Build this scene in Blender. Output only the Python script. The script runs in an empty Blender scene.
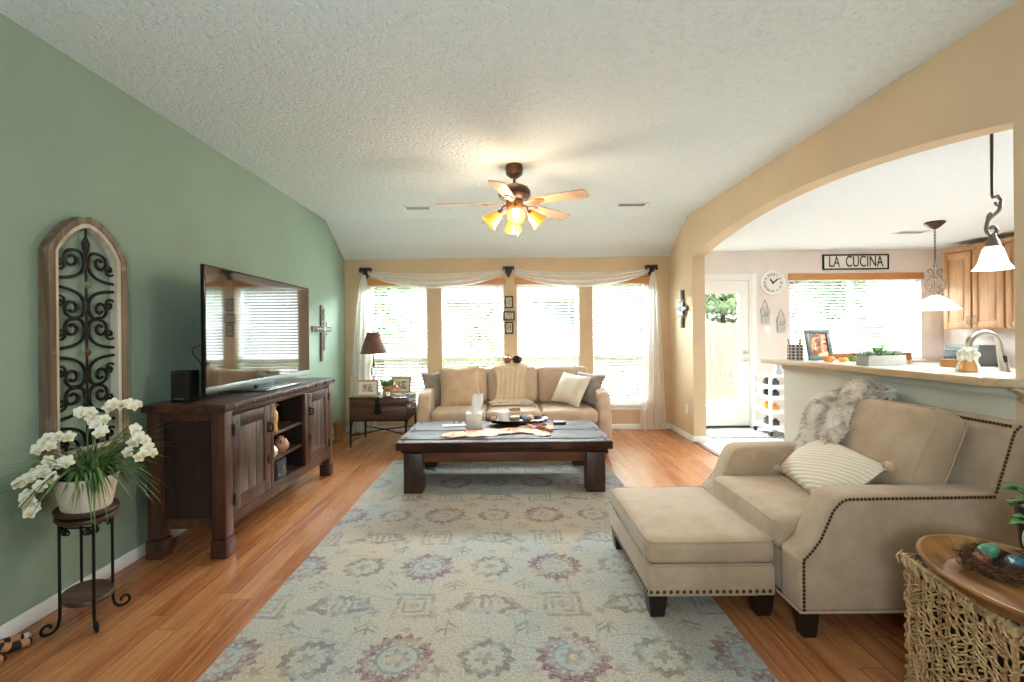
import bpy, bmesh, math, random
from mathutils import Vector, Matrix, Euler

# ------------------------------------------------------------------ camera
SC = bpy.context.scene
COL = SC.collection
F_PX = 470.0
cd = bpy.data.cameras.new('camera'); cam = bpy.data.objects.new('camera', cd); COL.objects.link(cam)
cd.sensor_width = 36.0; cd.lens = F_PX / 1024 * 36.0
cd.shift_x = 6.5 / 1024; cd.shift_y = -6.0 / 1024
cd.clip_start = 0.05; cd.clip_end = 200
cam.location = (0, 0, 1.35); cam.rotation_euler = (math.pi / 2, 0.010, 0)
SC.camera = cam
SC.view_settings.view_transform = 'Standard'; SC.view_settings.look = 'None'
SC.view_settings.gamma = 1.0; SC.view_settings.use_curve_mapping = False
SC.view_settings.exposure = 0.42
SC.cycles.use_denoising = True
SC.cycles.max_bounces = 10; SC.cycles.diffuse_bounces = 6; SC.cycles.transparent_max_bounces = 24
SC.cycles.caustics_reflective = False; SC.cycles.caustics_refractive = False
SC.cycles.sample_clamp_indirect = 6.0

# ------------------------------------------------------------------ sky, sun, big lights
W = bpy.data.worlds.new('world'); SC.world = W; W.use_nodes = True
bg = W.node_tree.nodes['Background']
bg.inputs['Color'].default_value = (0.90, 0.96, 1.0, 1); bg.inputs['Strength'].default_value = 1.9

def lamp(name, kind, loc, target, energy, color, size=None, size_y=None, spread=None):
    l = bpy.data.lights.new(name, kind); o = bpy.data.objects.new(name, l); COL.objects.link(o)
    o.location = loc
    if target is not None:
        o.rotation_euler = (Vector(target) - Vector(loc)).to_track_quat('-Z', 'Y').to_euler()
    l.energy = energy; l.color = color
    if kind == 'AREA':
        l.shape = 'RECTANGLE'; l.size = size; l.size_y = size_y or size
        if spread: l.spread = spread
    return o
sun = lamp('sun', 'SUN', (0, -5, 12), (1.5, 3.0, 0), 3.0, (1, .96, .88)); sun.data.angle = math.radians(3)
# added area lamps, unseen by the eaves, brightening the rooms through each glazed opening
lamp('eave_fill_living_windows', 'AREA', (0.0, 7.75, 3.0), (0.0, 4.2, 0.3), 2900, (.80, .92, 1.0), 4.4, 1.5)
lamp('eave_fill_kitchen_window', 'AREA', (4.9, 7.75, 3.0), (4.4, 4.4, 0.5), 800, (.86, .95, 1.0), 2.4, 1.4)
lamp('eave_fill_patio_door', 'AREA', (3.0, 7.75, 3.0), (2.9, 5.0, 0.2), 230, (.86, .95, 1.0), 1.0, 1.4)
# added fill lamp behind the camera, aimed up at the ceiling
lamp('ceiling_bounce_fill', 'AREA', (-0.1, -0.9, 1.5), (0.0, 1.6, 2.83), 58, (.74, .92, 1.0), 0.7, 0.7)
lamp('kitchen_overhead_fill', 'AREA', (4.3, 2.6, 2.47), (4.3, 2.6, 0), 115, (.86, .95, 1.0), 1.2, 1.2)  # added overhead fill without a fitting, brightens the kitchen

# ------------------------------------------------------------------ helpers
R = math.radians
OFF = {}
rnd = random.Random(7)

def lin(h):
    h = h.lstrip('#'); c = [int(h[i:i + 2], 16) / 255 for i in (0, 2, 4)]
    return tuple((v / 12.92 if v <= .04045 else ((v + .055) / 1.055) ** 2.4) for v in c) + (1.0,)

class X:                                             # little expression layer over math nodes
    def __init__(s, nt, k): s.nt, s.k = nt, k
    def op(s, o, *a):
        n = s.nt.nodes.new('ShaderNodeMath'); n.operation = o
        for i, v in enumerate((s,) + a):
            if isinstance(v, X): s.nt.links.new(v.k, n.inputs[i])
            else: n.inputs[i].default_value = v
        return X(s.nt, n.outputs[0])
    def __add__(s, o): return s.op('ADD', o)
    def __sub__(s, o): return s.op('SUBTRACT', o)
    def __mul__(s, o): return s.op('MULTIPLY', o)
    def __truediv__(s, o): return s.op('DIVIDE', o)
    def pw(s, o): return s.op('POWER', o)
    def sin(s): return s.op('SINE')
    def abs(s): return s.op('ABSOLUTE')
    def fract(s): return s.op('FRACT')
    def floor(s): return s.op('FLOOR')
    def sqrt(s): return s.op('SQRT')
    def atan2(s, o): return s.op('ARCTAN2', o)
    def gt(s, o): return s.op('GREATER_THAN', o)
    def lt(s, o): return s.op('LESS_THAN', o)
    def mx(s, o): return s.op('MAXIMUM', o)
    def mn(s, o): return s.op('MINIMUM', o)
    def clamp(s): return s.op('MINIMUM', 1.0).op('MAXIMUM', 0.0)
    def smooth(s, a, b):
        n = s.nt.nodes.new('ShaderNodeMapRange'); n.interpolation_type = 'SMOOTHSTEP'
        s.nt.links.new(s.k, n.inputs[0]); n.inputs[1].default_value = a; n.inputs[2].default_value = b
        return X(s.nt, n.outputs[0])

class Mat:
    def __init__(s, name, rough=.5, metal=0.0, spec=.5):
        s.m = bpy.data.materials.new(name); s.m.use_nodes = True; s.nt = s.m.node_tree
        s.b = s.nt.nodes['Principled BSDF']
        s.b.inputs['Roughness'].default_value = rough; s.b.inputs['Metallic'].default_value = metal
        s.b.inputs['Specular IOR Level'].default_value = spec
        s._tc = None
    def n(s, t): return s.nt.nodes.new(t)
    def link(s, a, b): s.nt.links.new(a.k if isinstance(a, X) else a, b)
    def tc(s):
        if s._tc is None: s._tc = s.n('ShaderNodeTexCoord').outputs['Object']
        return s._tc
    def xyz(s):
        q = s.n('ShaderNodeSeparateXYZ'); s.link(s.tc(), q.inputs[0]); return [X(s.nt, o) for o in q.outputs]
    def mapped(s, sc):
        q = s.n('ShaderNodeMapping'); s.link(s.tc(), q.inputs[0]); q.inputs['Scale'].default_value = sc; return q.outputs[0]
    def comb(s, a, b, c):
        q = s.n('ShaderNodeCombineXYZ')
        for i, v in enumerate((a, b, c)):
            if isinstance(v, X): s.link(v, q.inputs[i])
            else: q.inputs[i].default_value = v
        return q.outputs[0]
    def noise(s, scale=5, detail=3, rough=.5, vec=None, dist=0):
        q = s.n('ShaderNodeTexNoise'); s.link(vec if vec is not None else s.tc(), q.inputs['Vector'])
        q.inputs['Scale'].default_value = scale; q.inputs['Detail'].default_value = detail
        q.inputs['Roughness'].default_value = rough; q.inputs['Distortion'].default_value = dist
        return X(s.nt, q.outputs[0])
    def vor(s, scale=5, vec=None, feat='F1'):
        q = s.n('ShaderNodeTexVoronoi'); q.feature = feat; s.link(vec if vec is not None else s.tc(), q.inputs['Vector'])
        q.inputs['Scale'].default_value = scale
        return X(s.nt, q.outputs['Distance'])
    def white(s, vec):
        q = s.n('ShaderNodeTexWhiteNoise'); s.link(vec, q.inputs[0]); return X(s.nt, q.outputs[0])
    def mix(s, f, a, b, mode='MIX'):
        q = s.n('ShaderNodeMix'); q.data_type = 'RGBA'; q.blend_type = mode
        for v, i in ((f, 0), (a, 6), (b, 7)):
            if isinstance(v, str): q.inputs[i].default_value = lin(v)
            elif isinstance(v, (int, float)): q.inputs[i].default_value = v
            else: s.link(v, q.inputs[i])
        return q.outputs[2]
    def color(s, c):
        if isinstance(c, str): s.b.inputs['Base Color'].default_value = lin(c)
        else: s.link(c, s.b.inputs['Base Color'])
        return s
    def bump(s, h, strength=.3, dist=.01):
        q = s.n('ShaderNodeBump'); q.inputs['Strength'].default_value = strength; q.inputs['Distance'].default_value = dist
        s.link(h, q.inputs['Height']); s.link(q.outputs[0], s.b.inputs['Normal']); return s
    def set(s, **k):
        for a, v in k.items(): s.b.inputs[a.replace('_', ' ')].default_value = v
        return s

def plain(name, hexa, rough=.5, metal=0., spec=.5, var=.10, vs=6., bump=0., bs=60.):
    m = Mat(name, rough, metal, spec)
    n = m.noise(vs, 3)
    q = m.mix((n - .5) * (2 * var) + .5, '#000000', '#ffffff')
    m.color(m.mix(var, hexa, q, 'OVERLAY'))
    if bump: m.bump(m.noise(bs, 3), bump, .004)
    return m.m
def wood(name, a, b, axis=1, scale=7., rough=.45, spec=.4, wear=None, wearamt=.45, bump=.15):
    m = Mat(name, rough, 0, spec)
    sc = [scale * 2.2] * 3; sc[axis] = scale * .16
    n = m.noise(1.0, 6, .65, m.mapped(tuple(sc)), .6)
    sc2 = [scale * 9] * 3; sc2[axis] = scale * .5
    n2 = m.noise(1.0, 3, .6, m.mapped(tuple(sc2)))
    c = m.mix(n.smooth(.32, .68), a, b)
    c = m.mix(((n2 - .45) * 1.1).clamp() * .5, c, '#1a0f08')
    if wear:
        w = m.noise(3.2, 5, .7)
        c = m.mix(w.smooth(.5, .72) * wearamt, c, wear)
    m.color(c)
    if bump: m.bump(n2, bump, .003)
    return m.m
def fabric(name, hexa, hexb=None, rough=.9, ws=900., bump=.25, sheen=.25):
    m = Mat(name, rough, 0, .2)
    n = m.noise(9, 4, .6); n2 = m.noise(ws, 1)
    c = m.mix(n.smooth(.3, .7), hexa, hexb or hexa)
    c = m.mix((n2 - .3).clamp() * .25, c, '#8a7d6c')
    m.color(c).bump(n2, bump, .002); m.b.inputs['Sheen Weight'].default_value = sheen
    return m.m
def glow(name, hexa, strength):
    m = Mat(name, .4); m.color(hexa); m.b.inputs['Emission Color'].default_value = lin(hexa); m.b.inputs['Emission Strength'].default_value = strength
    return m.m
def seethrough(name, tint, opaque, rough=.02, kind='glossy'):
    m = bpy.data.materials.new(name); m.use_nodes = True; nt = m.node_tree; nt.nodes.clear()
    o = nt.nodes.new('ShaderNodeOutputMaterial'); mx = nt.nodes.new('ShaderNodeMixShader'); t = nt.nodes.new('ShaderNodeBsdfTransparent')
    t.inputs[0].default_value = (.97, .99, .98, 1)
    if kind == 'glossy':
        g = nt.nodes.new('ShaderNodeBsdfGlossy'); g.inputs['Roughness'].default_value = rough
        fr = nt.nodes.new('ShaderNodeLayerWeight'); fr.inputs[0].default_value = .12; ml = nt.nodes.new('ShaderNodeMath'); ml.operation = 'MULTIPLY_ADD'; ml.inputs[1].default_value = .35; ml.inputs[2].default_value = .03
        nt.links.new(fr.outputs['Facing'], ml.inputs[0]); nt.links.new(ml.outputs[0], mx.inputs[0])
    else:
        d = nt.nodes.new('ShaderNodeBsdfDiffuse'); tr = nt.nodes.new('ShaderNodeBsdfTranslucent'); g = nt.nodes.new('ShaderNodeMixShader')
        d.inputs[0].default_value = lin(tint); tr.inputs[0].default_value = lin(tint); g.inputs[0].default_value = .62
        nt.links.new(d.outputs[0], g.inputs[1]); nt.links.new(tr.outputs[0], g.inputs[2])
        tc = nt.nodes.new('ShaderNodeTexCoord'); nz = nt.nodes.new('ShaderNodeTexNoise'); nz.inputs['Scale'].default_value = 14
        nt.links.new(tc.outputs['Object'], nz.inputs['Vector'])
        mr = nt.nodes.new('ShaderNodeMapRange'); mr.inputs[3].default_value = opaque - .08; mr.inputs[4].default_value = opaque + .08
        nt.links.new(nz.outputs[0], mr.inputs[0]); nt.links.new(mr.outputs[0], mx.inputs[0])
    nt.links.new(t.outputs[0], mx.inputs[1]); nt.links.new(g.outputs[0], mx.inputs[2]); nt.links.new(mx.outputs[0], o.inputs[0])
    return m

class MB:
    def __init__(s): s.bm = bmesh.new()
    def _m(s, new, M):
        if M is not None: bmesh.ops.transform(s.bm, matrix=M, verts=new)
    def box(s, x0, x1, y0, y1, z0, z1, bev=0., seg=2, M=None):
        t = bmesh.new(); bmesh.ops.create_cube(t, size=1)
        for v in t.verts:
            v.co = ((x0 + x1) / 2 + v.co.x * (x1 - x0), (y0 + y1) / 2 + v.co.y * (y1 - y0), (z0 + z1) / 2 + v.co.z * (z1 - z0))
        if bev: bmesh.ops.bevel(t, geom=t.edges[:], offset=bev, segments=seg, affect='EDGES', profile=.5)
        return s._join(t, M)
    def _join(s, t, M=None):
        if M is not None: bmesh.ops.transform(t, matrix=M, verts=t.verts[:])
        me = bpy.data.meshes.new('t'); t.to_mesh(me); t.free(); s.bm.from_mesh(me); bpy.data.meshes.remove(me); return s
    def prism(s, poly, axis, a0, a1, bev=0., seg=2, M=None):
        t = bmesh.new()
        def P(u, v, w): return {'x': (w, u, v), 'y': (u, w, v), 'z': (u, v, w)}[axis]
        A = [t.verts.new(P(u, v, a0)) for u, v in poly]; B = [t.verts.new(P(u, v, a1)) for u, v in poly]
        n = len(poly)
        f0 = t.faces.new(A); f1 = t.faces.new(B[::-1])
        for i in range(n): t.faces.new((A[i], B[i], B[(i + 1) % n], A[(i + 1) % n]))
        bmesh.ops.recalc_face_normals(t, faces=t.faces[:])
        if bev:
            bmesh.ops.bevel(t, geom=[e for e in t.edges], offset=bev, segments=seg, affect='EDGES', profile=.5)
        bmesh.ops.triangulate(t, faces=[f for f in t.faces if len(f.verts) > 4])
        return s._join(t, M)
    def tube(s, pts, r, n=8, closed=False, M=None, flat=1.0):
        pts = [Vector(p) for p in pts]; m = len(pts); t = bmesh.new(); rings = []
        up = None
        for i, p in enumerate(pts):
            a = pts[i - 1] if (i or closed) else p; b = pts[(i + 1) % m] if (i < m - 1 or closed) else p
            d = (b - a); d = d.normalized() if d.length > 1e-9 else Vector((0, 0, 1))
            if up is None:
                up = Vector((0, 0, 1)) if abs(d.z) < .9 else Vector((0, 1, 0))
            up = (up - d * up.dot(d)); up = up.normalized() if up.length > 1e-6 else d.orthogonal().normalized()
            sd = d.cross(up); rr = r[i] if isinstance(r, (list, tuple)) else r
            rings.append([t.verts.new(p + up * (math.cos(2 * math.pi * k / n) * rr) + sd * (math.sin(2 * math.pi * k / n) * rr * flat)) for k in range(n)])
        for i in range(m if closed else m - 1):
            A, B = rings[i], rings[(i + 1) % m]
            for k in range(n): t.faces.new((A[k], A[(k + 1) % n], B[(k + 1) % n], B[k]))
        if not closed:
            t.faces.new(rings[0][::-1]); t.faces.new(rings[-1])
        bmesh.ops.recalc_face_normals(t, faces=t.faces[:])
        return s._join(t, M)
    def lathe(s, prof, c=(0, 0, 0), n=24, sx=1., sy=1., M=None, cap=True):
        t = bmesh.new(); rings = []
        for r, z in prof:
            rings.append([t.verts.new((c[0] + sx * r * math.cos(2 * math.pi * k / n), c[1] + sy * r * math.sin(2 * math.pi * k / n), c[2] + z)) for k in range(n)])
        for A, B in zip(rings, rings[1:]):
            for k in range(n): t.faces.new((A[k], A[(k + 1) % n], B[(k + 1) % n], B[k]))
        if cap:
            t.faces.new(rings[0][::-1]); t.faces.new(rings[-1])
        bmesh.ops.recalc_face_normals(t, faces=t.faces[:])
        return s._join(t, M)
    def ball(s, c, r, u=12, v=8, sc=(1, 1, 1), M=None):
        t = bmesh.new(); bmesh.ops.create_uvsphere(t, u_segments=u, v_segments=v, radius=r)
        for q in t.verts: q.co = (c[0] + q.co.x * sc[0], c[1] + q.co.y * sc[1], c[2] + q.co.z * sc[2])
        return s._join(t, M)
    def cushion(s, sx, sy, sz, r=.05, puff=.02, n=10, M=None):          # rounded block, crown on +-z, centred at 0
        t = bmesh.new(); bmesh.ops.create_cube(t, size=2)
        bmesh.ops.subdivide_edges(t, edges=t.edges[:], cuts=n, use_grid_fill=True)
        hx, hy, hz = sx / 2, sy / 2, sz / 2; r = min(r, hx * .98, hy * .98, hz * .98)
        for v in t.verts:
            p = v.co.copy()
            w = [math.copysign(abs(q) ** .55 if abs(q) < 1 else 1, q) for q in p]
            q = Vector((w[0] * hx, w[1] * hy, w[2] * hz))
            inn = Vector((max(-hx + r, min(hx - r, q.x)), max(-hy + r, min(hy - r, q.y)), max(-hz + r, min(hz - r, q.z))))
            d = q - inn
            if d.length > 1e-9: q = inn + d.normalized() * r
            u, vv = q.x / hx, q.y / hy
            q.z += math.copysign(puff * max(0, (1 - u * u)) * max(0, (1 - vv * vv)), q.z) if abs(q.z) > .2 * hz else 0
            v.co = q
        return s._join(t, M)
    def pillow(s, w, h, th, n=14, M=None, conc=.07, seed=0):            # throw pillow in the local xz plane, front at -y
        t = bmesh.new(); g = random.Random(seed); ph = [g.uniform(0, 6) for _ in range(4)]
        def P(i, j, sgn):
            u = -1 + 2 * i / n; v = -1 + 2 * j / n
            k = max(0, (1 - abs(u) ** 2.6)) * max(0, (1 - abs(v) ** 2.6))
            d = th / 2 * k ** .55 + .004 * math.sin(5 * u + ph[0]) * math.sin(4 * v + ph[1]) * k
            return (w / 2 * u * (1 - conc * (1 - v * v) * abs(u) ** 3), sgn * d, h / 2 * v * (1 - conc * (1 - u * u) * abs(v) ** 3))
        fr = {}
        for sgn in (-1, 1):
            for i in range(n + 1):
                for j in range(n + 1):
                    ed = i in (0, n) or j in (0, n)
                    if ed and sgn == 1: fr[(i, j, 1)] = fr[(i, j, -1)]; continue
                    fr[(i, j, sgn)] = t.verts.new(P(i, j, sgn))
            for i in range(n):
                for j in range(n):
                    q = [fr[(i, j, sgn)], fr[(i + 1, j, sgn)], fr[(i + 1, j + 1, sgn)], fr[(i, j + 1, sgn)]]
                    t.faces.new(q if sgn == -1 else q[::-1])
        return s._join(t, M)
    def sheet(s, fn, nu, nv, th=0., M=None):                           # fn(u,v) -> point, u,v in 0..1
        t = bmesh.new(); g = [[t.verts.new(fn(i / nu, j / nv)) for j in range(nv + 1)] for i in range(nu + 1)]
        for i in range(nu):
            for j in range(nv): t.faces.new((g[i][j], g[i + 1][j], g[i + 1][j + 1], g[i][j + 1]))
        bmesh.ops.recalc_face_normals(t, faces=t.faces[:])
        if th: bmesh.ops.solidify(t, geom=t.faces[:], thickness=th)
        return s._join(t, M)
    def build(s, name, mat, parent=None, smooth=35, label=None, mats=None):
        bm = s.bm
        xs = [v.co for v in bm.verts]
        lo = Vector((min(c.x for c in xs), min(c.y for c in xs), min(c.z for c in xs))); hi = Vector((max(c.x for c in xs), max(c.y for c in xs), max(c.z for c in xs)))
        base = Vector(((lo.x + hi.x) / 2, (lo.y + hi.y) / 2, lo.z))
        bmesh.ops.translate(bm, verts=bm.verts[:], vec=-base)
        me = bpy.data.meshes.new(name); bm.to_mesh(me); bm.free()
        me.materials.append(mat)
        if smooth:
            me.shade_smooth(); me.set_sharp_from_angle(angle=R(smooth))
        o = bpy.data.objects.new(name, me); COL.objects.link(o)
        if parent is not None:
            o.parent = parent; o.location = base - OFF[parent]
        else: o.location = base
        OFF[o] = base
        if label: o['label'] = label
        return o

def tag(o, label, cat, group=None, kind=None):
    o['label'] = label; o['category'] = cat
    if group: o['group'] = group
    if kind: o['kind'] = kind
    return o
def thing(name, label, cat, loc=(0, 0, 0), rotz=0, group=None, world=True):
    o = bpy.data.objects.new(name, None); COL.objects.link(o); o.empty_display_size = .1
    o.location = loc; o.rotation_euler = (0, 0, rotz)
    OFF[o] = Vector(loc) if world else Vector((0, 0, 0))
    return tag(o, label, cat, group)
def struct(o, label=None):
    o['kind'] = 'structure'
    if label: o['label'] = label
    return o
def dup(root, loc, rotz=0, label=None):
    def cp(o, par):
        c = o.copy(); COL.objects.link(c)
        if par is not None: c.parent = par
        for ch in [q for q in bpy.data.objects if q.parent == o]: cp(ch, c)
        return c
    r = cp(root, None); r.location = loc; r.rotation_euler = (0, 0, rotz)
    if label: r['label'] = label
    return r
def TR(loc, rx=0, ry=0, rz=0): return Matrix.Translation(loc) @ Euler((rx, ry, rz), 'XYZ').to_matrix().to_4x4()
def arc(c, r, a0, a1, n, plane='xz', w=0.0):
    o = []
    for i in range(n + 1):
        a = R(a0 + (a1 - a0) * i / n); u = c[0] + r * math.cos(a); v = c[1] + r * math.sin(a)
        o.append({'xz': (u, w, v), 'yz': (w, u, v), 'xy': (u, v, w)}[plane])
    return o
def spiral(c, r0, r1, a0, a1, n=18):
    return [(c[0] + (r0 + (r1 - r0) * i / n) * math.cos(R(a0 + (a1 - a0) * i / n)), c[1] + (r0 + (r1 - r0) * i / n) * math.sin(R(a0 + (a1 - a0) * i / n))) for i in range(n + 1)]
def bez(p0, p1, p2, p3, n=10):
    return [tuple((1 - t) ** 3 * a + 3 * (1 - t) ** 2 * t * b + 3 * (1 - t) * t * t * c + t ** 3 * d for a, b, c, d in zip(p0, p1, p2, p3)) for t in [i / n for i in range(n + 1)]]
_TXT = {}
def text_mb(txt, size, ext, M):
    cu = bpy.data.curves.new('t', 'FONT'); cu.body = txt; cu.size = size; cu.extrude = ext; cu.align_x = 'CENTER'; cu.align_y = 'CENTER'
    o = bpy.data.objects.new('t', cu); COL.objects.link(o)
    dg = bpy.context.evaluated_depsgraph_get(); me = bpy.data.meshes.new_from_object(o.evaluated_get(dg))
    bpy.data.objects.remove(o); bpy.data.curves.remove(cu)
    t = bmesh.new(); t.from_mesh(me); bpy.data.meshes.remove(me)
    b = MB(); b._join(t, M); return b
FACE_CAM = Euler((math.pi / 2, 0, 0)).to_matrix().to_4x4()              # text upright, facing -y
# ------------------------------------------------------------------ materials
def wall_mat(name, hexa, rough=.75, bs=.35):
    m = Mat(name, rough, 0, .3)
    n = m.noise(2.0, 3); m.color(m.mix((n - .35).clamp() * .25, hexa, '#ffffff'))
    m.color(m.mix(n.smooth(.3, .7) * .10, hexa, '#6a6a5a'))
    m.bump(m.noise(70, 4, .6), bs, .006); return m.m
M_GREEN = wall_mat('sage_paint', '#8b9d8a')
M_TAN = wall_mat('tan_paint', '#d0b695')
M_HALF = wall_mat('pale_sage_tan', '#cfcdbd')  # half wall tone, paler and greener than the tan walls
M_KIT = wall_mat('blush_beige_paint', '#eadfd8')
def ceil_mat(name, hexa, st):
    m = Mat(name, .85, 0, .2)
    v = m.vor(26, m.comb(*[a + (m.noise(9, 2) - .5) * .25 for a in m.xyz()])); n = m.noise(34, 5, .65)
    m.color(m.mix(n.smooth(.35, .65) * .12, hexa, '#b9b6a8'))
    m.bump(n * .8 + v.smooth(.1, .5) * .6, st, .02); return m.m
M_CEIL = ceil_mat('knockdown_ceiling', '#e4ecec', .55)
M_CEILK = ceil_mat('kitchen_ceiling', '#eef2f6', .2)
M_WHITE = plain('white_trim', '#efede8', .4)
M_WHITEDULL = plain('white_vinyl', '#f2f2f0', .5)
M_BLACK = plain('black_plastic', '#101012', .35)
M_IRON = plain('black_iron', '#17140f', .5, .6)
M_BRONZE = plain('bronze_metal', '#4a3428', .42, .7, var=.2)
M_STEEL = plain('brushed_nickel', '#b8b2a8', .28, 1.0)
M_GLASS = seethrough('window_glass', '#ffffff', 0)

def floor_mat():
    m = Mat('laminate_planks', .3, 0, .5)
    x, y, z = m.xyz()
    pw = .105
    col = (x / pw).floor(); off = m.white(m.comb(col, 3.3, 0)) * 1.3
    row = ((y + off) / 1.25).floor(); tone = m.white(m.comb(col, row, 7))
    g = m.noise(1, 5, .65, m.comb(x * 26, y * 1.6 + tone * 9, tone * 20), .5)
    f = m.noise(1, 3, .6, m.comb(x * 120, y * 4, tone * 9))
    c = m.mix(g.smooth(.3, .7), '#b97a4a', '#854425')
    c = m.mix(tone * .6, c, '#c98c5c')
    c = m.mix((f - .42).clamp() * .8, c, '#5e3018')
    ex = (x / pw).fract(); ey = ((y + off) / 1.25).fract()
    seam = ex.lt(.035).mx(ey.lt(.003))
    c = m.mix(seam * .6, c, '#4a2513')
    m.color(c); m.link(f * .16 + .17, m.b.inputs['Roughness']); m.bump((seam * -1.0), .25, .002)
    return m.m
def tile_mat():
    m = Mat('pale_tile', .3, 0, .5); x, y, z = m.xyz()
    s = ((x / .33).fract().lt(.02)).mx((y / .33).fract().lt(.02))
    c = m.mix(m.noise(3, 4), '#cfd0cb', '#bcbcb6'); m.color(m.mix(s * .5, c, '#9a9890')); return m.m

def rug_mat():
    m = Mat('faded_rug', .97, 0, .1); x, y, z = m.xyz()
    m.b.inputs['Sheen Weight'].default_value = .15
    fine = m.noise(95, 3, .75); mid = m.noise(13, 4, .7); big = m.noise(1.7, 3); vf = m.noise(210, 2)
    X0 = x - .0925 + (m.noise(9, 3) - .5) * .03; Y0 = y + 3.24 + (m.noise(9, 3, vec=m.mapped((1, 1, 1.7))) - .5) * .03
    base = m.mix(big.smooth(.35, .6), '#a89a84', '#989892')
    base = m.mix(m.noise(2.6, 3, vec=m.mapped((1.2, .7, 1))).smooth(.5, .7) * .55, base, '#b39670')
    base = m.mix(m.noise(1.3, 2, vec=m.mapped((.8, 1.5, 1))).smooth(.52, .68) * .42, base, '#84959b')
    base = m.mix(fine.smooth(.40, .62) * .35, base, '#d3cabb'); base = m.mix(fine.smooth(.52, .34) * .45, base, '#7e7a70')
    worn = (mid.smooth(.36, .58) * .85 + .15) * fine.smooth(.36, .56)
    px, py = .735, .775
    def cell(ox, oy):
        u = (((X0 - .27) / px + (.5 - ox)).fract() - .5) * px; v = (((Y0 - 1.95) / py + (.5 - oy)).fract() - .5) * py
        return u, v, (u * u + v * v).sqrt(), v.atan2(u)
    def paint(c, msk, amt, col): return m.mix((msk * worn * amt).clamp(), c, col)
    c = base
    # plum medallions
    u, v, r, a = cell(0, 0); e = (a * 17).sin() * .012
    c = paint(c, (r + e).lt(.15) * (r - e).gt(.098), 1.0, '#6f4653'); c = paint(c, r.lt(.098), .55, '#8ba2ab'); c = paint(c, (r - .085).abs().lt(.007), .8, '#6b5f62')
    c = paint(c, (r + (a * 6).sin() * .014).lt(.045), .75, '#84605f'); c = paint(c, r.lt(.018), .8, '#c9b48c')
    # grey medallions
    u, v, r, a = cell(.5, 0); e = (a * 12).sin() * .010
    c = paint(c, ((r + e) - .095).abs().lt(.020), .9, '#5f5a54'); c = paint(c, r.lt(.07), .4, '#a9a38f'); c = paint(c, (r + (a * 5).sin() * .012).lt(.034), .75, '#75655c')
    # palmettes
    u, v, r, a = cell(.5, .5); s = (u * u * .45 + v * v * 1.7).sqrt(); e = (a * 9).sin() * .012
    c = paint(c, ((s + e) - .085).abs().lt(.022), .85, '#5f5c56'); c = paint(c, s.lt(.05) * (u * 150).sin().gt(.0), .7, '#5d5a55')
    # squared knots
    u, v, r, a = cell(0, .5); q = u.abs().mx(v.abs() * .9)
    c = paint(c, (q - .085).abs().lt(.010).mx((q - .050).abs().lt(.008)) * (a * 4).sin().abs().gt(.12), .75, '#686560'); c = paint(c, (u.abs() + v.abs()).lt(.036), .7, '#7d6a5a')
    # little trees and buds
    for ox, oy in ((.25, .27), (.75, .27), (.25, .75), (.75, .75)):
        u, v, r, a = cell(ox, oy); c = paint(c, (u.abs().lt(.006) * v.abs().lt(.055)).mx((u.abs() * .8 + v - .035).abs().lt(.009) * u.abs().lt(.06)).mx((u.abs() * .7 + v + .005).abs().lt(.008) * u.abs().lt(.045)), .8, '#62605b')
        u, v, r, a = cell(ox, oy + .16); c = paint(c, (r + (a * 5).sin() * .01).lt(.028), .65, '#7c6260')
    for ox, oy in ((.14, .38), (.36, .62), (.64, .38), (.86, .62), (.5, .24), (.5, .78), (0, .24), (0, .78)):
        u, v, r, a = cell(ox, oy); c = paint(c, (u.abs() * .7 + v.abs()).lt(.022), .65, '#6b6a66')
    # vines
    w = ((X0 * 8.55).sin() * .05 + (Y0 - 1.95) * 1.0); vn = ((w / .3875).fract() - .25).abs().lt(.014)
    c = paint(c, vn, .5, '#77736a')
    w = ((Y0 * 8.1).sin() * .04 + (X0 - .27) * 1.0); vn = ((w / .3675).fract() - .25).abs().lt(.013)
    c = paint(c, vn, .45, '#77736a')
    m.color(c).bump(vf, .5, .004); return m.m

# ------------------------------------------------------------------ room shell
XL, XR, YB, H, HB = -2.27, 2.32, 6.65, 2.83, 2.44
XR2 = 2.475; XK = 6.2; YF = -1.8; YC = 5.95
FL = floor_mat()
struct(MB().box(XL - .13, XR2, YF, YB + .15, -.12, 0).build('floor', FL, smooth=0))
struct(MB().box(XR2 - .12, XK + .13, YF, YB + .15, -.125, .004).build('floor_kitchen', tile_mat(), smooth=0))
struct(MB().box(XR - .015, XR + .045, 3.93, 5.83, 0, .010, .003).build('trim_1', wood('threshold_wood', '#8a4f2c', '#5f3219'), smooth=0), 'dark wood threshold strip between plank floor and kitchen tile')
struct(MB().prism([(YF, 0), (YB, 0), (YB, HB), (YC, H), (YF, H)], 'x', XL - .13, XL).build('wall_left', M_GREEN, smooth=0))
arcp = []
y0, y1, zs, rise = 2.14, 5.82, 2.297, .195
rad = ((y1 - y0) ** 2 / 4 + rise ** 2) / (2 * rise)
for i in range(29):
    t = i / 28; y = y0 + (y1 - y0) * t; d = y - (y0 + y1) / 2
    arcp.append((y, zs + math.sqrt(rad * rad - d * d) - (rad - rise)))
wr = [(YF, 0), (y0, 0)] + arcp + [(y1, 0), (YB, 0), (YB, HB), (YC, H), (YF, H)]
struct(MB().prism(wr, 'x', XR, XR2).build('wall_right', M_TAN, smooth=0))
struct(MB().prism([(y0, 0), (3.93, 0), (3.93, 1.09), (y0, 1.09)], 'x', XR + .004, XR2 - .004).build('wall_partition', M_HALF, smooth=0))

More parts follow.
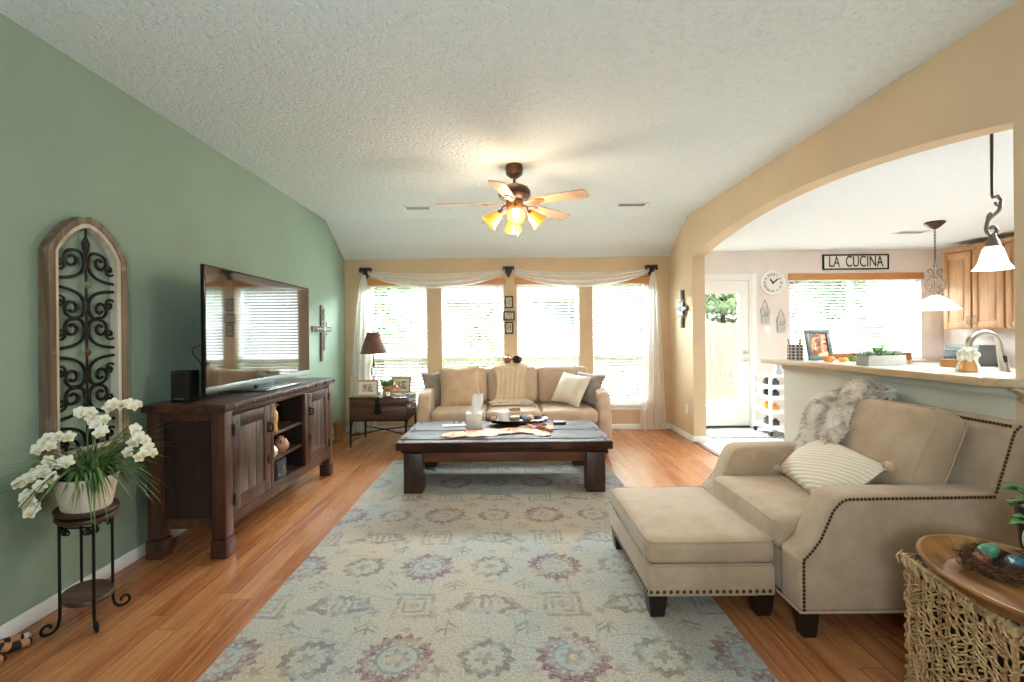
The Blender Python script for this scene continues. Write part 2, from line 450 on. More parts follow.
def holed_wall(x0, x1, z0, z1, ya, yb, holes):
    xs = sorted({x0, x1, *[h[0] for h in holes], *[h[1] for h in holes]}); zs_ = sorted({z0, z1, *[h[2] for h in holes], *[h[3] for h in holes]})
    b = MB(); t = bmesh.new()
    def solid(i, j):
        if i < 0 or j < 0 or i >= len(xs) - 1 or j >= len(zs_) - 1: return False
        cx = (xs[i] + xs[i + 1]) / 2; cz = (zs_[j] + zs_[j + 1]) / 2
        return not any(h[0] < cx < h[1] and h[2] < cz < h[3] for h in holes)
    def q(*p): t.faces.new([t.verts.new(c) for c in p])
    for i in range(len(xs) - 1):
        for j in range(len(zs_) - 1):
            if not solid(i, j): continue
            a, c, e, f = xs[i], xs[i + 1], zs_[j], zs_[j + 1]
            q((a, ya, e), (c, ya, e), (c, ya, f), (a, ya, f)); q((a, yb, e), (a, yb, f), (c, yb, f), (c, yb, e))
            if not solid(i - 1, j): q((a, ya, e), (a, ya, f), (a, yb, f), (a, yb, e))
            if not solid(i + 1, j): q((c, ya, e), (c, yb, e), (c, yb, f), (c, ya, f))
            if not solid(i, j - 1): q((a, ya, e), (a, yb, e), (c, yb, e), (c, ya, e))
            if not solid(i, j + 1): q((a, ya, f), (c, ya, f), (c, yb, f), (a, yb, f))
    bmesh.ops.remove_doubles(t, verts=t.verts[:], dist=1e-4); bmesh.ops.recalc_face_normals(t, faces=t.faces[:])
    return b._join(t)
WIN = [(-1.94, -1.105), (-.90, -.018), (.165, 1.045), (1.235, 2.02)]
ZW0, ZW1 = .36, 2.10
struct(holed_wall(XL - .13, XR2 - .05, 0, 2.62, YB, YB + .16, [(a, b, ZW0, ZW1) for a, b in WIN]).build('wall_back', M_TAN, smooth=0))
KW = (4.03, 5.885, .95, 2.12)
DR = (2.575, 3.475, 0, 2.11)
struct(holed_wall(XR2 - .05, XK + .13, 0, 2.62, YB, YB + .16, [KW, DR]).build('wall_kitchen', M_KIT, smooth=0))
struct(MB().box(XK, XK + .13, YF, YB, 0, 2.62).build('wall_kitchen_right', M_KIT, smooth=0))
struct(MB().box(XL - .13, XK + .13, YF - .13, YF, 0, 2.95).build('wall_front', M_TAN, smooth=0))
struct(MB().prism([(YF, H), (YC, H), (YB, HB), (YB + .16, HB - .09), (YB + .16, HB + .25), (YC, H + .12), (YF, H + .12)], 'x', XL - .13, XR2 - .01).build('ceiling', M_CEIL, smooth=0))
struct(MB().box(XR2, XK + .13, YF, YB + .16, 2.5, 2.62).build('ceiling_kitchen', M_CEILK, smooth=0))
# the roof's eave outside shades the wall tops
struct(MB().box(XL - .6, XK + .6, YB + .16, YB + .42, 2.48, 2.56).build('trim_2', M_WHITE, smooth=0), 'white eave soffit outside above the windows')
# baseboards
def bb(name, x0, x1, y0, y1):
    h = .075; b = MB(); b.box(x0, x1, y0, y1, 0, h, .005); struct(b.build(name, M_WHITE))
bb('baseboard_left', XL, XL + .016, YF, YB - .016)
bb('baseboard_back', XL, XR, YB - .016, YB)
bb('baseboard_right', XR - .016, XR, 5.815, YB - .016)
bb('baseboard_jamb', XR - .016, XR2 + .016, 5.804, 5.82)
bb('baseboard_partition', XR - .012, XR + .004, 2.14, 3.93)
bb('baseboard_kitchen', 3.58, XK, YB - .016, YB)

# windows
def window(i, x0, x1, z0, z1, mid, vertical=False):
    f = MB(); t = .035; ya, yb = YB + .075, YB + .145
    f.box(x0, x0 + t, ya, yb, z0, z1).box(x1 - t, x1, ya, yb, z0, z1).box(x0 + t, x1 - t, ya, yb, z0, z0 + t).box(x0 + t, x1 - t, ya, yb, z1 - t, z1)
    o = struct(f.build('window_%d' % i, M_WHITEDULL, smooth=0))
    if vertical: MB().box((x0 + x1) / 2 - .03, (x0 + x1) / 2 + .03, ya - .005, yb - .01, z0 + t, z1 - t, .004).build('meeting_rail', M_WHITEDULL, o)
    else: MB().box(x0 + t, x1 - t, ya - .01, yb - .01, mid - .028, mid + .028, .004).build('meeting_rail', M_WHITEDULL, o)
    MB().box(x0 + t, x1 - t, YB + .108, YB + .112, z0 + t, z1 - t).build('pane', M_GLASS, o, smooth=0)
    s = MB(); s.box(x0 - .03, x1 + .03, YB - .045, YB + .075, z0 - .028, z0 + .001, .006); s.box(x0 - .015, x1 + .015, YB - .014, YB, z0 - .085, z0 - .028, .004)
    s.build('window_sill', M_WHITE, o)
for i, (a, b) in enumerate(WIN): window(i + 1, a, b, ZW0, ZW1, 1.05)
window(5, *KW[:2], KW[2], KW[3], 0, True)

# patio door
x0, x1, z1 = DR[0], DR[1], DR[3]
cs = MB(); cs.box(x1, x1 + .075, YB - .018, YB, 0, z1 + .075, .004).box(x0 - .075, x1, YB - .018, YB, z1, z1 + .075, .004).box(x0 - .075, x0, YB - .018, YB, 0, z1, .004)
cs.box(x1 - .018, x1, YB, YB + .15, .02, z1).box(x0, x0 + .018, YB, YB + .15, .02, z1).box(x0 + .018, x1 - .018, YB, YB + .15, z1 - .018, z1)
struct(cs.build('trim_3', M_WHITE), 'white casing around the glass patio door')
sl = holed_wall(x0 + .02, x1 - .02, .03, z1 - .02, YB + .03, YB + .075, [(x0 + .14, x1 - .155, .31, 1.905)])
d = struct(sl.build('door_1', M_WHITE, smooth=0), 'white patio door with one tall pane')
gf = holed_wall(x0 + .11, x1 - .125, .28, 1.935, YB + .018, YB + .03, [(x0 + .145, x1 - .16, .315, 1.90)]); gf.build('pane_frame', M_WHITE, d, smooth=0)
MB().box(x0 + .14, x1 - .155, YB + .05, YB + .054, .31, 1.905).build('pane', M_GLASS, d, smooth=0)
MB().box(x0 + .018, x1 - .018, YB + .015, YB + .15, .0045, .028).build('threshold', M_BLACK, d, smooth=0, label='dark metal threshold')
for z, n in ((1.07, 'deadbolt'), (.965, 'door_handle')):
    h = MB(); h.lathe([(.001, 0), (.028, 0), (.028, .008), (.012, .014), (.012, .035), (.022, .04), (.022, .052), (.001, .056)], n=16, M=TR((x1 - .075, YB + .03, z), R(90)))
    if n == 'door_handle': h.box(x1 - .16, x1 - .065, YB - .025, YB - .012, z - .009, z + .009, .004)
    h.build(n, M_STEEL, d)

# ------------------------------------------------------------------ outdoors
def grass_mat():
    m = Mat('lawn', .95, 0, .1); m.color(m.mix(m.noise(5, 5).smooth(.3, .7), '#9db084', '#bac5a2')); m.bump(m.noise(60, 3), .6, .02); return m.m
struct(MB().box(-16, 22, YB + .16, 32, -.4, -.16).build('ground', grass_mat(), smooth=0))
struct(MB().box(1.6, 6.5, YB + .161, 10.0, -.16, -.08, .01).build('patio', plain('patio_concrete', '#c9c4ba', .8), smooth=0))
M_FENCE = wood('weathered_fence', '#b9b1a6', '#9c948a', 2, 6, .85)
fb = MB(); x = -11.0; i = 0
while x < 17:
    z = 1.62 + .015 * math.sin(i * 2.3); fb.box(x, x + .138, 12.5, 12.52, -.16, z); x += .143; i += 1
fe = tag(fb.build('garden_fence', M_FENCE, smooth=0), 'weathered pale wooden board fence across the back garden', 'fence')
rl = MB()
for z in (.1, 1.3): rl.box(-11, 17, 12.521, 12.56, z, z + .09)
rl.build('rail', M_FENCE, fe, smooth=0)
def leaf_mat(n, a, b):
    m = Mat(n, .6, 0, .3); m.color(m.mix(m.noise(2.5, 3).smooth(.3, .7), a, b)); return m.m
M_LEAF = [leaf_mat('leaves_mid', '#8fa67c', '#b5c6a2'), leaf_mat('leaves_pale', '#adbd96', '#cbd6b8'), leaf_mat('leaves_dark', '#7c9676', '#9ab092')]
M_BARK = wood('bark', '#6b5644', '#4a3a2e', 2, 5, .9)
def tree(name, x, y, h, cr, cz, nl, li, lab, cat, shape=1.0, cone=False, ls=.11):
    g = random.Random(int(x * 100 + y * 7)); t = thing(name, lab, cat, (x, y, -.16))
    b = MB(); b.tube([(x, y, -.17), (x + .04, y, h * .3), (x - .03, y + .05, h * .6), (x, y, h * .85)], [.07 * cr, .06 * cr, .045 * cr, .02], 8)
    for k in range(5):
        a = k * 1.26 + g.random(); z = h * (.35 + .1 * k); b.tube([(x, y, z), (x + cr * .4 * math.cos(a), y + cr * .4 * math.sin(a), z + .35 * cr), (x + cr * .7 * math.cos(a), y + cr * .7 * math.sin(a), z + .5 * cr)], [.03 * cr, .02 * cr, .008], 5)
    b.build('trunk', M_BARK, t)
    bm = bmesh.new()
    for k in range(nl):
        if cone:
            q = g.random() ** .7; zz = -.1 + h * (1 - q); rr = cr * q * (.6 + .45 * g.random()); a = g.random() * 6.283
            p = Vector((x + rr * math.cos(a), y + rr * math.sin(a), zz))
        else:
            d = Vector((g.gauss(0, 1), g.gauss(0, 1), g.gauss(0, 1))).normalized() * (g.random() ** .45) * cr
            lump = .8 + .25 * math.sin(d.x * 4 + x) * math.sin(d.z * 5)
            p = Vector((x, y, cz)) + Vector((d.x * lump, d.y * lump, d.z * lump * shape))
        e = Euler((g.random() * 6.3, g.random() * 6.3, g.random() * 6.3)).to_matrix(); s_ = ls * (.6 + .7 * g.random())
        vs = [bm.verts.new(p + e @ Vector(c)) for c in ((0, -s_, 0), (s_ * .5, 0, .1 * s_), (0, s_, 0), (-s_ * .5, 0, .1 * s_))]
        bm.faces.new(vs)
    b = MB(); b._join(bm); b.build('crown', M_LEAF[li], t, smooth=0)
tree('leafy_tree', -2.75, 10.2, 3.2, 1.15, 2.0, 3000, 0, 'bushy green tree seen through the leftmost window', 'tree', 1.35)
tree('leafy_tree', -.45, 11.4, 2.4, .75, 1.1, 1300, 1, 'pale shrub-like tree behind the second window from left', 'tree', 1.3)
tree('leafy_tree', 3.3, 11.0, 4.4, 1.15, 2.9, 2600, 1, 'pale airy tree seen through the rightmost sofa-wall window', 'tree', 1.2)
tree('conifer_shrub', 2.65, 9.3, 1.1, .36, .5, 900, 2, 'small dark conifer at the lower right of the rightmost sofa-wall window', 'shrub', cone=True, ls=.06)
tree('leafy_shrub', 3.95, 10.5, 1.9, .55, 1.2, 1000, 0, 'green shrub seen through the patio door glass', 'shrub', 1.5)
tree('leafy_tree', 6.3, 13.6, 4.0, 1.3, 2.6, 1800, 0, 'green tree behind the left half of the kitchen window', 'tree')
tree('leafy_tree', 9.3, 13.9, 4.0, 1.5, 2.6, 2000, 0, 'green tree behind the right half of the kitchen window', 'tree')
hs = thing('neighbour_house', 'pale neighbouring house with grey gable roof beyond the fence', 'house', (1.2, 17.5, -.16))
MB().box(-2.2, 4.6, 15.5, 20, -.16, 2.5).build('wall', plain('pale_siding', '#d8d3ca', .8), hs, smooth=0)
MB().prism([(15.1, 2.4), (15.1, 2.5), (17.7, 4.1), (20.4, 2.5), (20.4, 2.4), (17.7, 3.95)], 'x', -2.6, 5.0).build('roof', plain('grey_shingles', '#9a9690', .9, bump=.3, bs=20), hs, smooth=0)
gb = MB().prism([(-2.2, 2.5), (4.6, 2.5), (1.2, 3.3)], 'y', 16.4, 17.2).build('gable', plain('pale_siding_gable', '#d8d3ca', .8), hs, smooth=0)
w_ = MB().box(1.3, 2.6, 15.46, 15.5, 1.6, 2.2).build('window', plain('teal_window', '#7fa39c', .2), hs, smooth=0)
# ------------------------------------------------------------------ sofa-wall seating
M_SOFA = fabric('beige_linen', '#c6ab92', '#baa087')
M_CHAIR = fabric('oatmeal_linen', '#bda489', '#b0967b')
M_NAIL = plain('nailheads', '#6b4e36', .35, .85)
M_DARKLEG = plain('espresso_wood', '#1d1410', .35)
M_GREYCUSH = fabric('grey_velvet', '#7d7468', '#8b8175', ws=500)
M_FLUFF = fabric('sand_plush', '#cdb192', '#bfa283', ws=260, bump=.8)
M_WHITECUSH = fabric('ivory_linen', '#dccfbd', '#d2c4b0', ws=500)

sofa = thing('sofa', 'beige three-seat sofa with loose back cushions below the windows', 'sofa', (.09, 5.75, 0))
b = MB(); b.box(-.99, 1.17, 5.33, 6.2, .12, .34, .02); b.build('base', M_SOFA, sofa)
bk = MB(); bk.prism([(5.98, .34), (6.07, .90), (6.12, .925), (6.2, .915), (6.22, .12), (5.98, .12)], 'x', -.87, 1.05, .02); bk.build('back_frame', M_SOFA, sofa)
for x0, x1 in ((-1.01, -.865), (1.045, 1.19)):
    a = MB(); a.prism([(5.28, .12), (5.28, .44), (5.36, .66), (5.44, .70), (6.05, .735), (6.22, .80), (6.22, .12)], 'x', x0, x1, .03, 3); a.build('arm', M_SOFA, sofa)
cw = .635
for k in range(3):
    c = MB(); cx = -.865 + cw * (k + .5)
    c.cushion(cw - .006, .68, .155, .05, .02, M=TR((cx, 5.60, .415))); c.build('seat_cushion', M_SOFA, sofa)
    c = MB(); c.cushion(cw - .01, .46, .17, .07, .035, M=TR((cx, 5.965, .715), R(78))); c.build('back_cushion', M_SOFA, sofa)
for x, y in ((-.94, 5.35), (1.12, 5.35), (-.94, 6.14), (1.12, 6.14)):
    l = MB(); l.prism([(x - .03, y - .03), (x + .03, y - .03), (x + .03, y + .03), (x - .03, y + .03)], 'z', 0, .125, .004); l.build('leg', M_DARKLEG, sofa)
def throw_pillow(name, w, h, th, M, mat, lab, seed, group=None, pip=None):
    b = MB(); b.pillow(w, h, th, M=M, seed=seed); o = b.build(name, mat, None, smooth=60); return tag(o, lab, 'pillow', group)
throw_pillow('throw_pillow', .44, .44, .15, TR((-.80, 5.80, .70), R(-14), R(-6), R(28)), M_GREYCUSH, 'grey pillow tucked in the left corner of the sofa', 1)
throw_pillow('throw_pillow', .50, .50, .15, TR((-.555, 5.70, .725), R(-16), R(-3), R(6)), M_FLUFF, 'plush sand-coloured square pillow at the left end of the sofa', 2)
throw_pillow('throw_pillow', .45, .40, .15, TR((.77, 5.60, .70), R(-32), R(4), R(-50)), M_WHITECUSH, 'ivory pillow leaning at the right end of the sofa', 3)
throw_pillow('throw_pillow', .44, .40, .15, TR((.955, 5.68, .71), R(-34), R(4), R(-46)), M_GREYCUSH, 'grey pillow behind the ivory one at the right arm of the sofa', 4)

# throw blanket over the middle back cushion
def blanket(u, v):
    ln = v * .95; x = .06 + (u - .5) * (.47 - .13 * math.sin(math.pi * min(1, v * 1.2)) ** 1.5 + (.06 if v > .85 else 0))
    fold = .008 * math.sin(u * 19 + v * 3) * (.4 + v)
    if ln < .16: y, z = 6.12 - ln, .958 + .02 * math.sin(ln / .16 * 3.14)
    elif ln < .60: t = (ln - .16) / .44; y, z = 5.905 - .09 * t - .025 * math.sin(3.14 * t), .955 - .415 * t
    else: t = (ln - .60) / .35; y, z = 5.80 - .20 * t, .545 - .015 * t
    return (x, y - abs(fold) * (1 if ln > .16 else 0), z + (abs(fold) + .01 if ln < .16 or ln > .6 else 0))
th = thing('throw_blanket', 'cream throw blanket draped over the middle of the sofa back', 'blanket', (.06, 5.9, .53))
MB().sheet(blanket, 40, 44, .008).build('cloth', fabric('cream_knit', '#dcc4a6', '#d0b797', ws=180, bump=.7), th, smooth=80)
fr = MB()
for i in range(34):
    x = -.175 + .47 * i / 33; fr.tube([(x, 5.605, .545), (x + .004, 5.56, .535), (x - .003 + .008 * math.sin(i * 2.1), 5.52, .526)], .0055, 5)
fr.build('fringe', M_WHITECUSH, th)
pk = MB(); pk.lathe([(.002, .012), (.03, 0), (.055, .02), (.06, .045), (.045, .075), (.02, .085), (.006, .08)], (.02, 6.04, .99), 16); pkt = tag(pk.build('ball_ornament', plain('copper_glaze', '#9a6b4a', .3, .4)), 'round copper-coloured ornament on top of the sofa back', 'ornament')
MB().tube([(.02, 6.04, 1.07), (.03, 6.04, 1.09), (.045, 6.035, 1.10)], .006, 6).build('stem', M_BARK, pkt)
hk = MB()
for k in range(40):
    a = k * 2.4; q = k / 39; z = .995 + .085 * q; r = .045 * math.sin(math.pi * (.18 + .75 * q)) + .01
    hk.ball((.145 + r * math.cos(a), 6.04 + r * math.sin(a), z), .014, 6, 4, (1, 1, .6))
hk.lathe([(.02, 0), (.04, .03), (.03, .07), (.008, .09)], (.145, 6.04, .985), 10)
tag(hk.build('pinecone_ornament', plain('dark_pinecone', '#3a2a22', .8)), 'dark pinecone ornament on top of the sofa back', 'ornament')

# ------------------------------------------------------------------ coffee table
M_TBL = wood('dark_rustic_wood', '#4b3022', '#2a1a12', 0, 6, .5, .1, '#5f4a3c', .4, bump=.6)
M_TBLLEG = wood('dark_rustic_wood_leg', '#4a2e20', '#28180f', 2, 6, .42, .5, '#6a4a36', .35)
M_APRON = wood('reddish_apron_wood', '#6f4126', '#4a2a17', 0, 6, .45)
ct = thing('coffee_table', 'chunky dark rustic wooden coffee table on the rug', 'coffee table', (-.02, 4.46, 0))
ya, yb = 3.965, 4.95
for y0, y1 in ((ya, ya + .11), (ya + .142, ya + .495), (ya + .527, yb)):
    q = MB(); q.box(-.94, .90, y0, y1, .378, .447, .009); q.build('top_board', M_TBL, ct)
MB().box(-.90, .86, ya + .03, yb - .03, .352, .3775, .004).build('under_frame', M_TBL, ct)
for x in (-.885, .845):
    for y in (ya + .06, ya + .19, ya + .45, ya + .575, yb - .06): MB().ball((x, y, .447), .013, 8, 5, (1, 1, .6)).build('bolt_head', M_IRON, ct)
for x0, x1, y0, y1 in ((-.72, .68, 4.02, 4.05), (-.72, .68, 4.865, 4.895), (-.85, -.82, 4.14, 4.77), (.78, .81, 4.14, 4.77)):
    MB().box(x0, x1, y0, y1, .268, .3515, .003).build('apron', M_APRON, ct)
for x0 in (-.875, .675):
    for y0 in (3.975, 4.775):
        l = MB(); l.box(x0, x0 + .16, y0, y0 + .16, .013, .3515, .008); l.build('leg', M_TBLLEG, ct)
ZT = .447 
# runner cloth
out = [(-.60, 4.21), (-.54, 4.34), (-.40, 4.40), (-.22, 4.46), (-.05, 4.50), (.10, 4.53), (.22, 4.70), (.34, 4.78), (.43, 4.72), (.40, 4.55), (.46, 4.47), (.38, 4.36), (.40, 4.20), (.32, 4.15), (.24, 4.24), (.16, 4.31), (.02, 4.27), (-.12, 4.20), (-.25, 4.17), (-.38, 4.13), (-.52, 4.13)]
m = Mat('peach_print_cloth', .9, 0, .1)
n_ = m.noise(9, 4, .6); c_ = m.mix(n_.smooth(.52, .62), '#e8cdb4', '#b9774f'); c_ = m.mix(m.noise(15, 3).smooth(.6, .68), c_, '#8a4a38'); c_ = m.mix(m.noise(4, 2).smooth(.55, .7) * .6, c_, '#f3e6da'); m.color(c_)
rb = bmesh.new(); vs = [rb.verts.new((x, y, ZT + .004)) for x, y in out]; rb.faces.new(vs); bmesh.ops.triangulate(rb, faces=rb.faces[:])
bmesh.ops.subdivide_edges(rb, edges=rb.edges[:], cuts=5, use_grid_fill=True)
for v in rb.verts: v.co.z = ZT + .006 + .004 * math.sin(v.co.x * 31 + v.co.y * 17) + .004 * math.sin(v.co.y * 43)
bmesh.ops.solidify(rb, geom=rb.faces[:], thickness=.005)
tag(MB()._join(rb).build('table_runner', m.m, smooth=60), 'crumpled peach and rust printed cloth runner on the coffee table', 'cloth')
# tissue box
tx = thing('tissue_box', 'white tissue box with a tissue pulled up on the coffee table', 'tissue box', (-.31, 4.58, ZT + .005))
MB().box(-.385, -.24, 4.50, 4.645, ZT + .005, ZT + .15, .004).build('box', plain('tissue_card', '#cfcac2', .6), tx)
def tis(u, v):
    a = u * math.pi * 2; r = .028 + .03 * v * (1 - .6 * v) + .008 * math.sin(3 * a + 5 * v)
    return (-.31 + r * math.cos(a) * 1.3 + .045 * v, 4.57 + r * .45 * math.sin(a), ZT + .148 + .17 * v + .02 * math.sin(2 * a) * v)
MB().sheet(tis, 24, 8).build('tissue', plain('tissue_paper', '#f1f0ec', .9), tx, smooth=80)
# tray and what lies in it
tr = MB(); tr.lathe([(.002, .012), (.23, .012), (.27, .022), (.315, .045), (.32, .045), (.275, .012), (.20, 0), (.002, 0)], (.12, 4.74, ZT + .014), 40, 1, .52)
tag(tr.build('tray', plain('black_lacquer', '#141213', .25)), 'shallow black oval tray on the coffee table', 'tray')
ZP = ZT + .028
cn = thing('pillar_candle', 'white pillar candle in the black tray on the coffee table', 'candle', (-.03, 4.72, ZP))
MB().lathe([(.002, 0), (.058, 0), (.061, .004), (.061, .108), (.054, .112), (.03, .104), (.002, .103)], (-.03, 4.72, ZP), 24).build('wax', Mat('white_wax', .5).color('#efe6da').set(Subsurface_Weight=.2).m, cn)
MB().tube([(-.03, 4.72, ZP + .1), (-.029, 4.72, ZP + .118)], .0025, 5).build('wick', M_BLACK, cn)
jr = thing('candle_jar', 'clear glass candle jar beside the white pillar candle in the tray', 'candle', (.085, 4.74, ZP))
MB().lathe([(.002, 0), (.052, 0), (.056, .006), (.056, .135), (.052, .135), (.052, .012), (.002, .012)], (.085, 4.74, ZP), 24, cap=False).build('jar', seethrough('jar_glass', '#ffffff', 0, .03), jr)
MB().lathe([(.002, .0125), (.051, .0125), (.051, .055), (.002, .057)], (.085, 4.74, ZP), 20).build('wax', plain('amber_wax', '#b98a6a', .5), jr)
MB().lathe([(.0565, .118), (.058, .118), (.058, .134), (.0565, .134)], (.085, 4.74, ZP), 24, cap=False).build('rim_band', plain('copper_band', '#a5794f', .3, .9), jr)
for k, (x, y, r, hx, lab) in enumerate(((.19, 4.73, .036, '#8f9fb0', 'blue-grey decorative ball in the black tray'), (.245, 4.76, .03, '#d9d0c4', 'white decorative ball at the right end of the black tray'), (-.13, 4.70, .03, '#b08a78', 'pinkish brown decorative ball at the left of the black tray'), (-.175, 4.74, .028, '#5d3b35', 'dark red decorative ball at the left end of the black tray'), (.225, 4.69, .024, '#8a6a4a', 'small brown decorative ball at the front right of the black tray'))):
    q = MB(); q.ball((x, y, ZP + r + .004), r, 14, 10)
    for j in range(5):
        a = j * 1.256; q.tube([(x + r * 1.01 * math.cos(a) * math.cos(e), y + r * 1.01 * math.sin(a) * math.cos(e), ZP + r + .004 + r * 1.01 * math.sin(e)) for e in [R(-80 + 20 * i) for i in range(9)]], r * .07, 4)
    tag(q.build('decorative_ball', plain('ball_%d' % k, hx, .6, var=.3, vs=40)), lab, 'ornament', 'decorative balls in the tray')
g_ = random.Random(3)
for k, (x, y, a, lab) in enumerate(((.33, 4.60, .4, 'orange brown leaf lying furthest back on the peach runner'), (.28, 4.50, 1.2, 'orange brown leaf in the middle of the peach runner, right of the tray'), (.37, 4.42, 2.3, 'orange brown leaf at the right edge of the peach runner'))):
    def lf(u, v):
        w = .075 * math.sin(math.pi * min(1, max(0, u))) ** .8 * (1 + .25 * math.sin(u * 22)); return (u * .17 - .085, (v - .5) * 2 * w, .008 + .018 * abs(v - .5) * 2 * math.sin(math.pi * u) + .012 * math.sin(u * 5))
    q = MB().sheet(lf, 16, 6, .0025, M=TR((x, y, ZT + .014), 0, 0, a)); o = q.build('dried_leaf', plain('rust_leaf_%d' % k, ['#a85f38', '#8c4a2e', '#c07a48'][k], .7, var=.4, vs=30), smooth=60); tag(o, lab, 'leaf', 'dried leaves on the runner')
co = thing('coaster_stack', 'small dark square coaster stack at the right end of the coffee table', 'coasters', (.53, 4.76, ZT))
for k in range(3): MB().box(.475, .595, 4.70, 4.82, ZT + .001 + k * .009, ZT + .009 + k * .009, .002, M=None).build('coaster', M_BLACK, co)
gl = MB(); 
for s in (-1, 1): gl.tube([(-.47 + s * .035 + .028 * math.cos(a), 4.76 + .006 * s, ZT + .024 + .02 * math.sin(a)) for a in [i * math.pi / 6 for i in range(12)]], .004, 6, True)
gl.tube([(-.478, 4.76, ZT + .03), (-.47, 4.755, ZT + .034), (-.462, 4.76, ZT + .03)], .003, 6)
for s in (-1, 1): gl.tube([(-.47 + s * .063, 4.76, ZT + .028), (-.47 + s * .066, 4.82, ZT + .02), (-.47 + s * .062, 4.88, ZT + .006)], .003, 6)
gls = tag(gl.build('eyeglasses', M_BLACK), 'dark folded-open eyeglasses left of the tissue box on the coffee table', 'glasses')
pp = MB(); pp.box(-.12, .12, -.045, .045, 0, .006, .001, M=TR((-.52, 4.70, ZT + .002), 0, 0, R(12))); tag(pp.build('notepad', plain('paper', '#dcd8d2', .8)), 'small white notepad left of the tissue box on the coffee table', 'notepad')

# ------------------------------------------------------------------ rug
rg = MB(); rg.box(-1.22, 1.035, 1.42, 5.06, .001, .012, .003)
rugo = tag(rg.build('area_rug', rug_mat(), smooth=0), 'large faded beige, blue-grey and plum patterned rug on the plank floor', 'rug')

# ------------------------------------------------------------------ end table with its things
M_ET = wood('walnut_trunk_wood', '#5d3d28', '#38241a', 0, 6, .4, .5)
et = thing('end_table', 'dark wooden trunk-like end table on iron legs left of the sofa', 'end table', (-1.555, 6.0, 0))
X0, X1, Y0, Y1 = -1.905, -1.21, 5.70, 6.33
MB().box(X0, X1, Y0, Y1, .335, .497, .004).build('body', M_ET, et)
MB().box(X0, X1, Y0, Y1, .501, .588, .004).build('lid', M_ET, et)
MB().box(X0 - .006, X1 + .006, Y0 - .006, Y1 + .006, .588, .605, .003).build('lid_top', wood('glossy_walnut_top', '#4a3122', '#33221a', 0, 6, .2, .6), et)
fm = MB()
fm.box(X0 - .004, X1 + .004, Y0 - .004, Y1 + .004, .318, .335, .002)
for s, t_ in ((0, 1), (1, 0)):
    fm.tube([(X0 + .015 if s else X1 - .015, Y0 + .015, .145), ((X0 + X1) / 2, (Y0 + Y1) / 2, .16), (X1 - .015 if s else X0 + .015, Y1 - .015, .145)], .008, 6)
fm.build('frame', M_IRON, et)
for x in (X0 + .012, X1 - .012):
    for y in (Y0 + .012, Y1 - .012): MB().box(x - .011, x + .011, y - .011, y + .011, 0, .32).build('leg', M_IRON, et, smooth=0)
    MB().tube([(x, Y0 + .015, .22), (x, Y0 + .11, .315)], .007, 6).build('brace', M_IRON, et)
lt = MB(); cx = (X0 + X1) / 2; lt.box(cx - .03, cx + .03, Y0 - .012, Y0 - .001, .47, .60, .003); lt.prism([(cx - .03, .47), (cx + .03, .47), (cx + .055, .42), (cx + .012, .40), (cx - .012, .40), (cx - .055, .42)], 'y', Y0 - .010, Y0 - .001); lt.ball((cx, Y0 - .016, .485), .014); lt.build('latch', M_IRON, et)
lp = thing('table_lamp', 'table lamp with dark red-brown shade on the end table', 'lamp', (-1.715, 6.10, .606))
MB().lathe([(.002, 0), (.075, 0), (.078, .008), (.05, .02), (.018, .04), (.012, .06), (.002, .062)], (-1.715, 6.10, .606), 20).build('base', M_IRON, lp)
st = MB(); st.tube([(-1.715, 6.10, .66), (-1.715, 6.10, .80)], .009, 8)
for k in range(4):
    a = k * math.pi / 2; st.tube([(-1.715 + .038 * math.sin(math.pi * t) * math.cos(a + 2.2 * t), 6.10 + .038 * math.sin(math.pi * t) * math.sin(a + 2.2 * t), .80 + .19 * t) for t in [i / 10 for i in range(11)]], .005, 6)
st.ball((-1.715, 6.10, .80), .016); st.ball((-1.715, 6.10, .995), .014); st.tube([(-1.715, 6.10, .99), (-1.715, 6.10, 1.30)], .008, 8)
st.build('stem', M_IRON, lp)
sh = MB(); sh.lathe([(.176, 1.125), (.080, 1.40), (.077, 1.40), (.172, 1.125)], (-1.715, 6.10, 0), 32, cap=False); sh.build('shade', fabric('oxblood_shade', '#71483a', '#5a362b', .8, 300), lp)
MB().tube([(-1.715 - .078, 6.10, 1.393), (-1.715 + .078, 6.10, 1.393)], .003, 5).tube([(-1.715, 6.022, 1.393), (-1.715, 6.178, 1.393)], .003, 5).ball((-1.715, 6.10, 1.415), .012).tube([(-1.715, 6.1, 1.29), (-1.715, 6.1, 1.41)], .004, 6).build('finial', M_IRON, lp)

